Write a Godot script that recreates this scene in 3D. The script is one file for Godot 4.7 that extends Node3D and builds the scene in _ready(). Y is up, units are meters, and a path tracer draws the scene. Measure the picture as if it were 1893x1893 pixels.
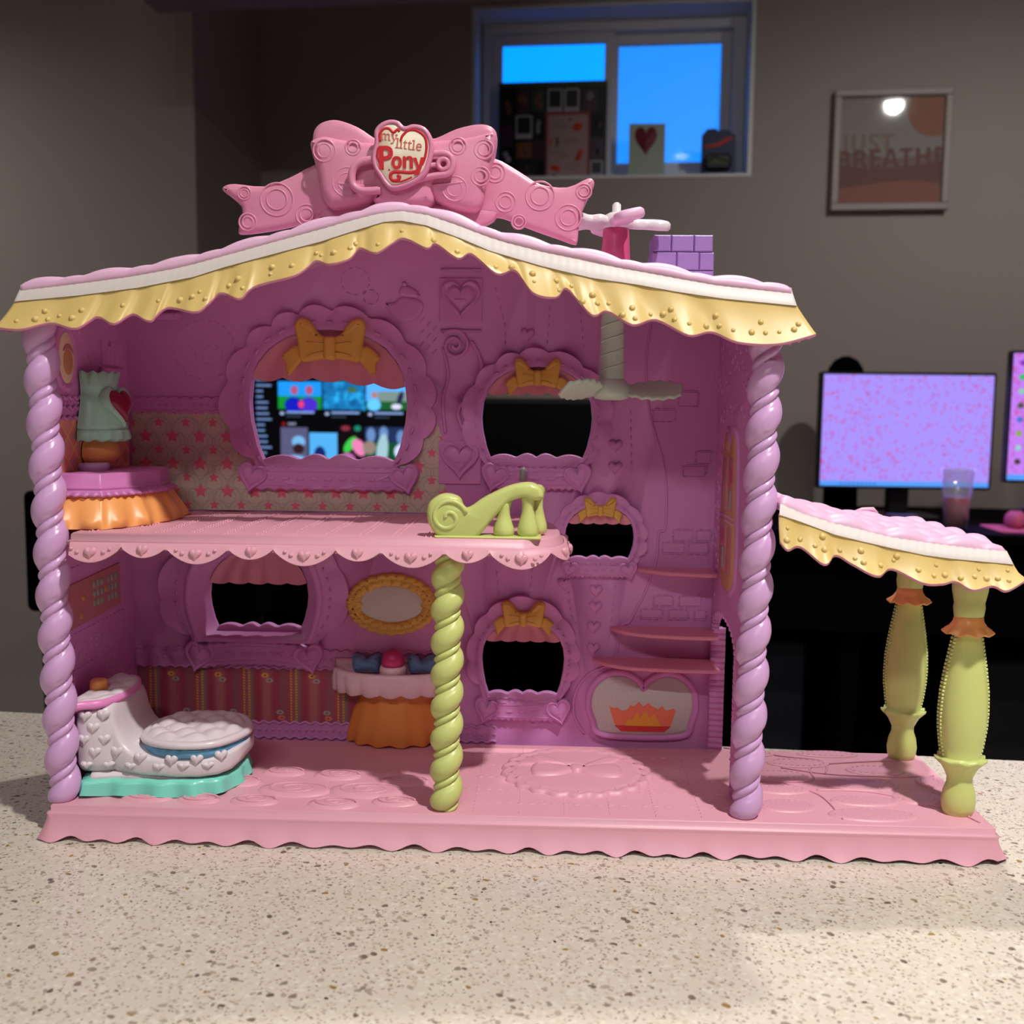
extends Node3D

# Toy house coordinates are millimetres (x along its front, y up from the counter, z towards its open front); the room uses metres.
var K := 0.001
var X := Transform3D.IDENTITY
var uv0 := Vector2.ZERO
var uvs := Vector2.ONE
var used := {}
var mats := {}
var house: Node3D
var rng := RandomNumberGenerator.new()
const ROOM_TURN := -4.6
const FLOOR_Y := -0.88
const CEIL_Y := 1.76
const WALL_Z := -2.75
const LAMP_COLOR := Color(1.0, 0.985, 0.965)

func _ready():
	rng.seed = 7
	make_camera()
	make_environment()
	make_materials()
	room_shell()
	window_unit()
	make_lamps()
	counter()
	toy_house()
	toy_furniture()
	desk_things()
	window_things()
	wall_picture()

# ---------------------------------------------------------------- camera, sky, light
func make_camera():
	var c := Camera3D.new()
	c.name = "camera"
	c.fov = 54.2
	c.near = 0.02
	c.far = 60.0
	c.position = Vector3(0.3271, 0.285, 0.7776)
	c.rotation_order = EULER_ORDER_YXZ
	c.rotation = Vector3(-0.10028, 0.03426, 0.01119)
	var at := CameraAttributesPhysical.new()
	at.frustum_focal_length = 6.8
	at.frustum_focus_distance = 0.70
	at.exposure_aperture = 1.8
	c.attributes = at
	add_child(c)
	c.fov = 54.2
	c.current = true

func make_environment():
	var sky_mat := ProceduralSkyMaterial.new()
	var dusk := Color(0.0, 0.56, 1.0)
	sky_mat.sky_top_color = Color(0.0, 0.50, 1.0)
	sky_mat.sky_horizon_color = dusk
	sky_mat.ground_horizon_color = dusk
	sky_mat.ground_bottom_color = Color(0.02, 0.2, 0.5)
	sky_mat.sun_angle_max = 1.0
	var sky := Sky.new()
	sky.sky_material = sky_mat
	var e := Environment.new()
	e.background_mode = Environment.BG_SKY
	e.sky = sky
	e.background_energy_multiplier = 2.1
	e.tonemap_mode = Environment.TONE_MAPPER_LINEAR
	e.tonemap_exposure = 1.06
	e.sdfgi_enabled = true
	e.ssao_enabled = true
	e.ssil_enabled = true
	var w := WorldEnvironment.new()
	w.name = "environment"
	w.environment = e
	add_child(w)

func make_lamps():
	# recessed ceiling lamps, all out of view: position in room metres, energy, half cone
	downlight(Vector3(0.948, CEIL_Y, 0.807), 3.7, "round recessed ceiling light in front of the toy house, over the counter edge")
	downlight(Vector3(0.656, CEIL_Y, -0.575), 1.7, "round recessed ceiling light just behind the toy house")
	downlight(Vector3(1.6, CEIL_Y, -1.13), 1.9, "unseen round recessed ceiling light, aimed to light the wall around the framed print", 25.0, 71.0)  # out of view; tilted and set to brighten the wall right of the window
	downlight(Vector3(-2.2, CEIL_Y, -1.25), 1.7, "unseen round recessed ceiling light, placed to light the grey wall on the left", 0.0, 80.0)  # out of view; placed to light the left wall
	unseen_track_light()

func unseen_track_light():
	# unseen rail with five small spotlights behind the camera, placed to light the house interior; its row of glints shows on the toy's edges
	var t := thing("unseen_track_light", "unseen white ceiling rail with five small spotlights behind the camera, lighting the house interior", "lamp", room(Vector3(0.15, CEIL_Y, 2.2)))
	K = 1.0
	var st := begin()
	box(st, Vector3(-0.6, -0.03, -0.02), Vector3(0.6, 0.0, 0.02), 0.003)
	put(st, "rail", m("white_paint"), t)
	for k in 5:
		var x := -0.5 + 0.25 * k
		X = Transform3D(Basis(Vector3(1, 0, 0), deg_to_rad(55.0)), Vector3(x, -0.06, 0.0))
		st = begin()
		revolve(st, [Vector2(0.034, -0.05), Vector2(0.036, -0.045), Vector2(0.036, 0.03), Vector2(0.02, 0.05)], Vector3.ZERO, 20)
		var h := put(st, "lamp_head", m("white_paint"), t)
		st = begin()
		revolve(st, [Vector2(0.001, -0.0535), Vector2(0.018, -0.053), Vector2(0.030, -0.051)], Vector3.ZERO, 20)
		put(st, "glowing_lens", m("lamp_glow"), h)
		straight()
		var l := SpotLight3D.new()
		l.name = "spot_beam"
		l.light_color = LAMP_COLOR
		l.light_energy = 0.19
		l.light_size = 0.03
		l.spot_range = 9.0
		l.spot_attenuation = 2.0
		l.spot_angle = 60.0
		l.spot_angle_attenuation = 0.8
		l.shadow_enabled = true
		l.position = Vector3(x, -0.06 - 0.062 * cos(deg_to_rad(55.0)), -0.062 * sin(deg_to_rad(55.0)))
		l.rotation_degrees = Vector3(-35, 0, 0)
		t.add_child(l, true)
	K = 0.001

func downlight(p: Vector3, energy: float, label: String, tilt := 0.0, cone := 66.0):
	var t := thing("unseen_ceiling_light", label, "lamp", room(p), "recessed ceiling lights")
	K = 1.0
	var st := begin()
	revolve(st, [Vector2(0.072, 0.0), Vector2(0.074, -0.004), Vector2(0.068, -0.007), Vector2(0.042, -0.006), Vector2(0.036, 0.0)], Vector3.ZERO, 40)
	put(st, "trim_ring", m("white_paint"), t)
	st = begin()
	revolve(st, [Vector2(0.036, -0.0015), Vector2(0.024, -0.003), Vector2(0.0005, -0.0035)], Vector3.ZERO, 40)
	put(st, "glowing_lens", m("lamp_glow"), t)
	K = 0.001
	var l := SpotLight3D.new()
	l.name = "unseen_light_beam"
	l.light_color = LAMP_COLOR
	l.light_energy = energy
	l.light_size = 0.035
	l.spot_range = 9.0
	l.spot_attenuation = 2.0
	l.spot_angle = cone
	l.spot_angle_attenuation = 0.8
	l.shadow_enabled = true
	l.position = Vector3(0, -0.012, 0)
	l.rotation_degrees = Vector3(-90 + tilt, 0, 0)
	t.add_child(l)

# ---------------------------------------------------------------- naming
func numbered(called: String, parent: Node) -> String:
	var key := str(parent.get_instance_id()) + called
	var n: int = used.get(key, 0)
	used[key] = n + 1
	return called if n == 0 else "%s_%03d" % [called, n]

func thing(called: String, label: String, category: String, at := Vector3.ZERO, group := "") -> Node3D:
	var o := Node3D.new()
	o.name = numbered(called, self)
	add_child(o)
	o.position = at
	o.rotation_degrees.y = ROOM_TURN
	tag(o, label, category, group)
	return o

func tag(o: Node, label: String, category: String, group := ""):
	o.set_meta("label", label)
	o.set_meta("category", category)
	if group != "":
		o.set_meta("group", group)

func room(p: Vector3) -> Vector3:
	return Basis(Vector3.UP, deg_to_rad(ROOM_TURN)) * p

func put(st: SurfaceTool, called: String, mat: Material, parent: Node = self, label := "") -> MeshInstance3D:
	st.generate_normals()
	var o := MeshInstance3D.new()
	o.mesh = st.commit()
	o.name = numbered(called, parent)
	o.material_override = mat
	parent.add_child(o, true)
	if label != "":
		o.set_meta("label", label)
	return o

func struct(o: Node, label := ""):
	o.set_meta("kind", "structure")
	if label != "":
		o.set_meta("label", label)

func stuff(o: Node):
	o.set_meta("kind", "stuff")

func turned(o: Node3D) -> Node3D:
	o.rotation_degrees.y = ROOM_TURN
	return o

# ---------------------------------------------------------------- mesh tools
func begin() -> SurfaceTool:
	var st := SurfaceTool.new()
	st.begin(Mesh.PRIMITIVE_TRIANGLES)
	st.set_smooth_group(0)
	return st

func V(st: SurfaceTool, p: Vector3):
	st.set_uv(Vector2((p.x - uv0.x) / uvs.x, 1.0 - (p.y - uv0.y) / uvs.y))
	st.add_vertex((X * p) * K)

func quad(st: SurfaceTool, a: Vector3, b: Vector3, c: Vector3, d: Vector3):
	if not a.is_equal_approx(b):
		V(st, a); V(st, b); V(st, c)
	if not c.is_equal_approx(d):
		V(st, a); V(st, c); V(st, d)

# front side faces (along a row) x (from row to row)
func grid(st: SurfaceTool, rows: Array, closed := false, flip := false):
	for i in rows.size() - 1:
		var r0: PackedVector3Array = rows[i]
		var r1: PackedVector3Array = rows[i + 1]
		var n := r0.size()
		for j in (n if closed else n - 1):
			var k := (j + 1) % n
			if flip:
				quad(st, r0[j], r0[k], r1[k], r1[j])
			else:
				quad(st, r0[j], r1[j], r1[k], r0[k])

func ccw(poly: PackedVector2Array) -> PackedVector2Array:
	var q := poly.duplicate()
	if area(q) < 0:
		q.reverse()
	return q

func area(q: PackedVector2Array) -> float:
	var s := 0.0
	for i in q.size():
		s += q[i].cross(q[(i + 1) % q.size()])
	return s * 0.5

func inset(poly: PackedVector2Array, d: float) -> PackedVector2Array:
	if d == 0.0:
		return poly
	var out := PackedVector2Array()
	var n := poly.size()
	for i in n:
		var a := (poly[i] - poly[(i + n - 1) % n]).normalized()
		var b := (poly[(i + 1) % n] - poly[i]).normalized()
		var na := Vector2(-a.y, a.x)
		var nb := Vector2(-b.y, b.x)
		var mid := (na + nb)
		if mid.length() < 0.01:
			mid = na
		mid = mid.normalized()
		out.append(poly[i] + mid * d / maxf(mid.dot(na), 0.6))
	return out

func flat(st: SurfaceTool, poly: PackedVector2Array, z: float, up := true, nested := false):
	var t := Geometry2D.triangulate_polygon(poly)
	if t.is_empty() and not nested:   # folded over itself by the inset: take the clean outline
		var all := PackedVector2Array([Vector2(-5e3, -5e3), Vector2(5e3, -5e3), Vector2(5e3, 5e3), Vector2(-5e3, 5e3)])
		for p in Geometry2D.intersect_polygons(ccw(poly), all):
			if not Geometry2D.is_polygon_clockwise(p) and absf(area(p)) > 0.02 * absf(area(poly)):
				flat(st, p, z, up, true)
		return
	for i in range(0, t.size(), 3):
		var a := poly[t[i]]
		var b := poly[t[i + 1]]
		var c := poly[t[i + 2]]
		if ((b - a).cross(c - a) > 0) == up:
			var s := b
			b = c
			c = s
		V(st, Vector3(a.x, a.y, z)); V(st, Vector3(b.x, b.y, z)); V(st, Vector3(c.x, c.y, z))

# stacked outlines: rings of [inset, z]; closes the last ring, and the first if bottom
func pillow(st: SurfaceTool, poly: PackedVector2Array, rings: Array, bottom := false, hard := false):
	poly = ccw(poly)
	var rows := []
	var last := poly
	for r in rings:
		last = inset(poly, r[0])
		var row := PackedVector3Array()
		for p in last:
			row.append(Vector3(p.x, p.y, r[1]))
		rows.append(row)
	if hard:
		st.set_smooth_group(-1)
	grid(st, rows, true)
	flat(st, last, rings[-1][1])
	if bottom:
		flat(st, inset(poly, rings[0][0]), rings[0][1], false)
	st.set_smooth_group(0)

func slab(st: SurfaceTool, poly: PackedVector2Array, z0: float, z1: float, bev: float):
	st.set_smooth_group(-1)
	pillow(st, poly, [[bev, z0], [0.0, z0 + bev], [0.0, z1 - bev], [bev, z1]], true, true)

func box(st: SurfaceTool, a: Vector3, b: Vector3, bev := 0.0):
	slab(st, PackedVector2Array([Vector2(a.x, a.y), Vector2(b.x, a.y), Vector2(b.x, b.y), Vector2(a.x, b.y)]), a.z, b.z, bev)

func rrect(x0: float, y0: float, x1: float, y1: float, r: float, n := 6) -> PackedVector2Array:
	var o := PackedVector2Array()
	for c in [[x1 - r, y0 + r, -90.0], [x1 - r, y1 - r, 0.0], [x0 + r, y1 - r, 90.0], [x0 + r, y0 + r, 180.0]]:
		for i in n + 1:
			var a: float = deg_to_rad(c[2] + 90.0 * i / n)
			o.append(Vector2(c[0] + r * cos(a), c[1] + r * sin(a)))
	return o

func ell(cx: float, cy: float, a: float, b: float, n := 40, waves := 0, amp := 0.0, turn := 0.0) -> PackedVector2Array:
	var o := PackedVector2Array()
	for i in n:
		var t := TAU * i / n
		var k := 1.0 + amp * (absf(sin(waves * t * 0.5)) if waves > 0 else 0.0)
		o.append(Vector2(a * k * cos(t), b * k * sin(t)).rotated(turn) + Vector2(cx, cy))
	return o

func heart(cx: float, cy: float, w: float, h: float, turn := 0.0, n := 28) -> PackedVector2Array:
	var o := PackedVector2Array()
	for i in n:
		var t := TAU * (i + 0.5) / n
		var x := pow(sin(t), 3.0)
		var y := (13.0 * cos(t) - 5.0 * cos(2 * t) - 2.0 * cos(3 * t) - cos(4 * t)) / 14.5 + 0.17
		o.append(Vector2(x * w * 0.5, y * h * 0.5).rotated(turn) + Vector2(cx, cy))
	return ccw(o)

func star(cx: float, cy: float, r: float) -> PackedVector2Array:
	var o := PackedVector2Array()
	for i in 10:
		var t := PI / 2 + TAU * i / 10.0
		o.append(Vector2(cx, cy) + Vector2(cos(t), sin(t)) * (r if i % 2 == 0 else r * 0.5))
	return o

# soft raised shape that shrinks towards its middle instead of by an even margin
func puff(st: SurfaceTool, poly: PackedVector2Array, rings: Array):
	poly = ccw(poly)
	var c := Vector2.ZERO
	for p in poly:
		c += p / poly.size()
	var rows := []
	for r in rings:
		var row := PackedVector3Array()
		for p in poly:
			var q: Vector2 = c + (p - c) * r[0]
			row.append(Vector3(q.x, q.y, r[1]))
		rows.append(row)
	var tip := PackedVector3Array()
	for p in poly:
		tip.append(Vector3(c.x, c.y, rings[-1][1]))
	rows.append(tip)
	grid(st, rows, true)

# outlines on the floor plan stacked by height: [scale, y, share that the folds swing], n folds
func stack(st: SurfaceTool, plan: PackedVector2Array, c: Vector2, rings: Array, n: float, lid := true):
	plan = ccw(plan)
	var rows := []
	for r in rings:
		var row := PackedVector3Array()
		for i in plan.size():
			var w := sin(TAU * n * i / plan.size())
			var q: Vector2 = c + (plan[i] - c) * (r[0] * (1.0 + r[2] * w))
			row.append(Vector3(q.x, -q.y, 0.0))
			row[-1] = Vector3(q.x, r[1] - w * r[2] * 22.0, -q.y)
		rows.append(row)
	grid(st, rows, true)
	if lid:
		var top := PackedVector3Array()
		for i in plan.size():
			top.append(Vector3(c.x, rings[-1][1], -c.y))
		st.set_smooth_group(3)
		grid(st, [rows[-1], top], true)
		st.set_smooth_group(0)

func pts(flatlist: Array) -> PackedVector2Array:
	var o := PackedVector2Array()
	for i in range(0, flatlist.size(), 2):
		o.append(Vector2(flatlist[i], flatlist[i + 1]))
	return o

# rounded curve through points
func curve(p: PackedVector2Array, closed := true, n := 5) -> PackedVector2Array:
	var o := PackedVector2Array()
	var c := p.size()
	for i in (c if closed else c - 1):
		var a := p[(i + c - 1) % c] if closed else p[maxi(i - 1, 0)]
		var d := p[(i + 2) % c] if closed else p[mini(i + 2, c - 1)]
		for k in n:
			o.append(p[i].cubic_interpolate(p[(i + 1) % c], a, d, float(k) / n))
	if not closed:
		o.append(p[c - 1])
	return o

# height of a polyline given by x-sorted points
func along(p: PackedVector2Array, x: float) -> float:
	for i in p.size() - 1:
		if x <= p[i + 1].x or i == p.size() - 2:
			return lerpf(p[i].y, p[i + 1].y, clampf((x - p[i].x) / (p[i + 1].x - p[i].x), -0.3, 1.3))
	return p[0].y

func tube(st: SurfaceTool, path: PackedVector3Array, r: float, seg := 10, closed := false, radii: Array = [], squash := 1.0):
	var n := path.size()
	var rows := []
	var up := Vector3.UP
	for i in n:
		var t: Vector3
		if closed:
			t = (path[(i + 1) % n] - path[(i + n - 1) % n]).normalized()
		else:
			t = (path[mini(i + 1, n - 1)] - path[maxi(i - 1, 0)]).normalized()
		if i == 0:
			up = Vector3(0, 0, 1) if absf(t.z) < 0.9 else Vector3.UP
		var side := t.cross(up).normalized()
		up = side.cross(t).normalized()
		var rr: float = r if radii.is_empty() else radii[i]
		var row := PackedVector3Array()
		for j in seg:
			var a := TAU * j / seg
			row.append(path[i] + side * cos(a) * rr + up * sin(a) * rr * squash)
		rows.append(row)
	if closed:
		rows.append(rows[0])
	grid(st, rows, true)
	if not closed:
		for e in [0, n - 1]:
			var row: PackedVector3Array = rows[e]
			for j in seg:
				var k := (j + 1) % seg
				if e == 0:
					V(st, path[0]); V(st, row[j]); V(st, row[k])
				else:
					V(st, path[e]); V(st, row[k]); V(st, row[j])

func on_z(p: PackedVector2Array, z: float) -> PackedVector3Array:
	var o := PackedVector3Array()
	for q in p:
		o.append(Vector3(q.x, q.y, z))
	return o

# turned shape: profile of (radius, height), bottom to top on the outside; fold is [waves, phase, share of radius per step, height per step]
func revolve(st: SurfaceTool, prof: Array, c: Vector3, n := 32, a0 := 0.0, a1 := TAU, fold := [], sz := 1.0):
	var rows := []
	var whole := is_equal_approx(a1 - a0, TAU)
	for i in prof.size():
		var row := PackedVector3Array()
		for j in (n if whole else n + 1):
			var a := a0 + (a1 - a0) * j / n
			var k := 1.0
			var dy := 0.0
			if not fold.is_empty():
				var s := sin(a * fold[0] + fold[1])
				if fold.size() > 4:
					s = absf(s)
				k = 1.0 + (fold[2][i] if i < fold[2].size() else 0.0) * s
				dy = (fold[3][i] if i < fold[3].size() else 0.0) * s
			row.append(c + Vector3(cos(a) * prof[i].x * k, prof[i].y + dy, -sin(a) * prof[i].x * k * sz))
		rows.append(row)
	grid(st, rows, whole)
	if not whole:   # close the cut side
		for e in [0, n]:
			for i in prof.size() - 1:
				var p: Vector3 = rows[i][e]
				var q: Vector3 = rows[i + 1][e]
				quad(st, Vector3(c.x, p.y, c.z), p, q, Vector3(c.x, q.y, c.z))
	for e in [0, prof.size() - 1]:
		if prof[e].x > (1.0 if K < 0.5 else 0.002):
			var row: PackedVector3Array = rows[e]
			var mid := c + Vector3(0, prof[e].y, 0)
			for j in n:
				var k := (j + 1) % row.size()
				if e == 0:
					V(st, mid); V(st, row[j]); V(st, row[k])
				else:
					V(st, mid); V(st, row[k]); V(st, row[j])

func dome(st: SurfaceTool, c: Vector3, r: float, h: float, n := 10):
	# low round bump facing +z
	var rows := []
	for i in 4:
		var t := PI / 2 * i / 3.0
		var row := PackedVector3Array()
		for j in n:
			var a := TAU * j / n
			row.append(c + Vector3(cos(a) * r * cos(t), sin(a) * r * cos(t), h * sin(t)))
		rows.append(row)
	grid(st, rows, true)

# raised sewing stitches along a line lying on z
func stitch(st: SurfaceTool, line: PackedVector2Array, z: float, dash := 4.0, gap := 3.0, w := 0.9, h := 0.7):
	var at := [0.0]
	for i in line.size() - 1:
		at.append(at[-1] + line[i].distance_to(line[i + 1]))
	var total: float = at[-1]
	var n := maxi(1, int(round((total + gap) / (dash + gap))))
	var pitch := (total + gap) / n
	for k in n:
		var a := on_line(line, at, k * pitch)
		var b := on_line(line, at, minf(k * pitch + pitch - gap, total))
		var d := (b - a).normalized()
		var s := Vector2(-d.y, d.x) * w * 0.5
		var e := d * w * 0.35
		pillow(st, PackedVector2Array([a - s + e, b - s - e, b, b + s - e, a + s + e, a]), [[0.0, z - 0.2], [w * 0.08, z + h * 0.7], [w * 0.24, z + h]])

func on_line(line: PackedVector2Array, at: Array, d: float) -> Vector2:
	for i in line.size() - 1:
		if d <= at[i + 1] or i == line.size() - 2:
			return line[i].lerp(line[i + 1], clampf((d - at[i]) / maxf(at[i + 1] - at[i], 1e-5), 0.0, 1.0))
	return line[0]

func ridge(st: SurfaceTool, line: PackedVector2Array, z: float, r := 0.8, closed := false):
	tube(st, on_z(line, z), r, 6, closed)

# frames that stand a flat drawing on another plane
func facing_right(x: float):   # drawing x runs to the back, its front looks along +x
	X = Transform3D(Basis(Vector3(0, 0, -1), Vector3(0, 1, 0), Vector3(1, 0, 0)), Vector3(x, 0, 0))
func facing_left(x: float):    # drawing x runs to the front
	X = Transform3D(Basis(Vector3(0, 0, 1), Vector3(0, 1, 0), Vector3(-1, 0, 0)), Vector3(x, 0, 0))
func facing_up(y: float):      # drawing y runs to the back (y = -z)
	X = Transform3D(Basis(Vector3(1, 0, 0), Vector3(0, 0, -1), Vector3(0, 1, 0)), Vector3(0, y, 0))
func straight():
	X = Transform3D.IDENTITY

func text(s: String, size: float, at: Vector3, mat: Material, parent: Node, called: String, serif := false, depth := 0.0006, turn := 0.0, bold := 400) -> MeshInstance3D:
	var t := TextMesh.new()
	var f := SystemFont.new()
	f.font_names = PackedStringArray(["Droid Serif" if serif else "Droid Sans"])
	f.font_weight = bold
	t.font = f
	t.text = s
	t.font_size = 64
	t.pixel_size = size / 64.0
	t.depth = depth
	t.curve_step = 2.0
	var o := MeshInstance3D.new()
	o.mesh = t
	o.material_override = mat
	o.name = numbered(called, parent)
	o.position = at
	o.rotation.z = turn
	parent.add_child(o, true)
	return o

# ---------------------------------------------------------------- materials
func m(n: String) -> Material:
	return mats[n]

func plain(n: String, c: Color, rough := 0.4, spec := 0.5) -> StandardMaterial3D:
	var s := StandardMaterial3D.new()
	s.resource_name = n
	s.albedo_color = c
	s.roughness = rough
	s.metallic_specular = spec
	mats[n] = s
	return s

func pictured(n: String, img: Image, rough := 0.6) -> StandardMaterial3D:
	var s := plain(n, Color.WHITE, rough)
	img.generate_mipmaps()
	s.albedo_texture = ImageTexture.create_from_image(img)
	return s

func make_materials():
	# moulded plastics of the toy
	plain("purple", Color(0.83, 0.54, 0.79), 0.5)
	plain("lilac", Color(0.82, 0.64, 0.83), 0.3)
	plain("chimney_purple", Color(0.60, 0.47, 0.72), 0.4)
	plain("floor_pink", Color(0.87, 0.63, 0.69), 0.42)
	plain("step_pink", Color(0.83, 0.50, 0.60), 0.4)
	plain("roof_pink", Color(0.88, 0.70, 0.81), 0.42)
	plain("bow_pink", Color(0.86, 0.55, 0.67), 0.36)
	plain("valance_pink", Color(0.88, 0.57, 0.66), 0.45)
	plain("rose", Color(0.78, 0.32, 0.50), 0.4)
	plain("off_white", Color(0.84, 0.80, 0.78), 0.45)
	plain("pearl_white", Color(0.86, 0.82, 0.84), 0.3)
	plain("butter", Color(0.86, 0.745, 0.46), 0.42)
	plain("lime", Color(0.80, 0.83, 0.50), 0.36)
	plain("gold_bow", Color(0.88, 0.69, 0.32), 0.45)
	plain("orange", Color(0.96, 0.66, 0.38), 0.36)
	plain("deep_orange", Color(0.90, 0.55, 0.26), 0.45)
	plain("mint", Color(0.64, 0.85, 0.75), 0.4)
	plain("teal", Color(0.50, 0.86, 0.78), 0.3)
	plain("sage", Color(0.76, 0.82, 0.76), 0.5)
	plain("cherry", Color(0.55, 0.05, 0.20), 0.3)
	plain("magenta", Color(0.78, 0.20, 0.45), 0.35)
	plain("sky_blue", Color(0.38, 0.63, 0.78), 0.4)
	plain("tap_blue", Color(0.40, 0.54, 0.72), 0.45)
	plain("basin_pink", Color(0.90, 0.76, 0.80), 0.4)
	plain("candy_pink", Color(0.90, 0.55, 0.78), 0.35)
	plain("orchid", Color(0.80, 0.48, 0.72), 0.38)
	plain("sticker_silver", Color(0.80, 0.78, 0.76), 0.5)
	plain("sticker_cream", Color(0.92, 0.84, 0.70), 0.5)
	plain("sticker_gold", Color(0.80, 0.58, 0.40), 0.5)
	plain("sticker_rose", Color(0.76, 0.47, 0.50), 0.5)
	plain("sticker_grey", Color(0.60, 0.62, 0.60), 0.5)
	plain("flame_coral", Color(0.95, 0.50, 0.38), 0.5)
	plain("flame_gold", Color(0.95, 0.65, 0.22), 0.5)
	plain("flame_red", Color(0.85, 0.20, 0.22), 0.5)
	plain("badge_cream", Color(0.92, 0.88, 0.78), 0.4)
	plain("badge_red", Color(0.78, 0.10, 0.16), 0.4)
	plain("badge_rust", Color(0.80, 0.42, 0.36), 0.4)
	# the room
	plain("white_paint", Color(0.80, 0.80, 0.80), 0.5)
	plain("black_plastic", Color(0.018, 0.018, 0.02), 0.45)
	plain("black_wood", Color(0.005, 0.005, 0.006), 0.8, 0.15)
	plain("dark_fabric", Color(0.012, 0.012, 0.014), 0.95, 0.1)
	plain("navy", Color(0.02, 0.035, 0.11), 0.6)
	plain("charcoal", Color(0.055, 0.05, 0.052), 0.7)
	plain("soffit_brown", Color(0.46, 0.37, 0.33), 0.7)
	plain("floor_grey", Color(0.22, 0.20, 0.19), 0.8)
	plain("cabinet_grey", Color(0.45, 0.43, 0.42), 0.6)
	plain("card_grey", Color(0.62, 0.66, 0.60), 0.7)
	plain("heart_red", Color(0.42, 0.04, 0.12), 0.6)
	plain("print_white", Color(0.62, 0.62, 0.66), 0.5)
	plain("print_dark", Color(0.03, 0.035, 0.06), 0.4)
	plain("print_plum", Color(0.22, 0.10, 0.20), 0.4)
	plain("print_olive", Color(0.20, 0.24, 0.16), 0.5)
	plain("print_amber", Color(0.42, 0.25, 0.10), 0.5)
	plain("card_pink", Color(0.55, 0.22, 0.26), 0.6)
	plain("card_paper", Color(0.62, 0.52, 0.52), 0.7)
	plain("card_orange", Color(0.72, 0.20, 0.07), 0.6)
	plain("card_ink", Color(0.18, 0.12, 0.16), 0.6)
	plain("frame_grey", Color(0.56, 0.52, 0.50), 0.5)
	plain("paper_grey", Color(0.52, 0.49, 0.47), 0.8)
	plain("sun_orange", Color(0.54, 0.30, 0.15), 0.8)
	plain("dune_dark", Color(0.38, 0.14, 0.08), 0.8)
	plain("dune_rust", Color(0.52, 0.27, 0.18), 0.8)
	plain("dune_tan", Color(0.45, 0.34, 0.28), 0.8)
	plain("letter_tan", Color(0.47, 0.37, 0.28), 0.8)
	plain("pack_blue", Color(0.03, 0.10, 0.28), 0.5)
	plain("pink_felt", Color(0.75, 0.33, 0.48), 0.8)
	plain("red_drink", Color(0.72, 0.10, 0.16), 0.2)
	var wall := plain("wall_paint", Color(0.61, 0.565, 0.545), 0.9, 0.2)
	var nz := NoiseTexture2D.new()
	nz.width = 256
	nz.height = 256
	nz.seamless = true
	nz.as_normal_map = true
	nz.bump_strength = 2.0
	var fn := FastNoiseLite.new()
	fn.seed = 3
	fn.frequency = 0.09
	nz.noise = fn
	wall.normal_enabled = true
	wall.normal_texture = nz
	wall.normal_scale = 0.25
	wall.uv1_triplanar = true
	wall.uv1_world_triplanar = true
	wall.uv1_scale = Vector3(3, 3, 3)
	for n in ["purple", "floor_pink", "roof_pink"]:   # the faint grain of the moulds
		var s: StandardMaterial3D = mats[n]
		s.normal_enabled = true
		s.normal_texture = nz
		s.normal_scale = 0.10
		s.uv1_triplanar = true
		s.uv1_scale = Vector3(22, 22, 22)
	plain("dark_glass", Color(0.006, 0.006, 0.007), 0.4, 0.25)
	var glow := plain("lamp_glow", Color(0.9, 0.9, 0.9))
	glow.emission_enabled = true
	glow.emission = LAMP_COLOR
	glow.emission_energy_multiplier = 12.0
	for q in [["window_pane", 0.05], ["screened_pane", 0.24]]:
		var pane := plain(q[0], Color(0.80, 0.92, 1.0, q[1]), 0.05)
		pane.transparency = BaseMaterial3D.TRANSPARENCY_ALPHA
	var cup := plain("clear_plastic", Color(0.80, 0.80, 0.86, 0.16), 0.1)
	cup.transparency = BaseMaterial3D.TRANSPARENCY_ALPHA
	var glass := plain("picture_glass", Color(0.9, 0.9, 0.9, 0.04), 0.03)
	glass.transparency = BaseMaterial3D.TRANSPARENCY_ALPHA
	pictured("quartz", quartz_image(), 0.22)
	var q: StandardMaterial3D = mats["quartz"]
	q.uv1_triplanar = true
	q.uv1_scale = Vector3(2.9, 2.9, 2.9)
	pictured("star_paper", star_image(), 0.55)
	pictured("stripe_paper", stripe_image(), 0.5)
	pictured("floral_paper", floral_image(), 0.55)
	screen("page_screen", page_image(), 1.4)
	screen("petal_screen", petal_image(true), 1.0)
	screen("icon_screen", petal_image(false), 1.0)

func screen(n: String, img: Image, glow: float):
	var s := plain(n, Color(0.02, 0.02, 0.02), 0.3)
	img.generate_mipmaps()
	s.emission_enabled = true
	s.emission = Color.WHITE
	s.emission_operator = BaseMaterial3D.EMISSION_OP_MULTIPLY
	s.emission_texture = ImageTexture.create_from_image(img)
	s.emission_energy_multiplier = glow

# a filled blob in a picture; wraps round the edges
func blob(im: Image, cx: float, cy: float, a: float, b: float, turn: float, c: Color, soft := 0.0):
	var w := im.get_width()
	var h := im.get_height()
	var r := int(ceil(maxf(a, b)))
	var ct := cos(turn)
	var sn := sin(turn)
	for dy in range(-r, r + 1):
		for dx in range(-r, r + 1):
			var u := (dx * ct + dy * sn) / a
			var v := (-dx * sn + dy * ct) / b
			var d := u * u + v * v
			if d <= 1.0:
				var px := posmod(int(cx) + dx, w)
				var py := posmod(int(cy) + dy, h)
				var k := c.a * (1.0 if soft == 0.0 else clampf((1.0 - d) / soft, 0.0, 1.0))
				im.set_pixel(px, py, im.get_pixel(px, py).lerp(Color(c.r, c.g, c.b), k))

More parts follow.
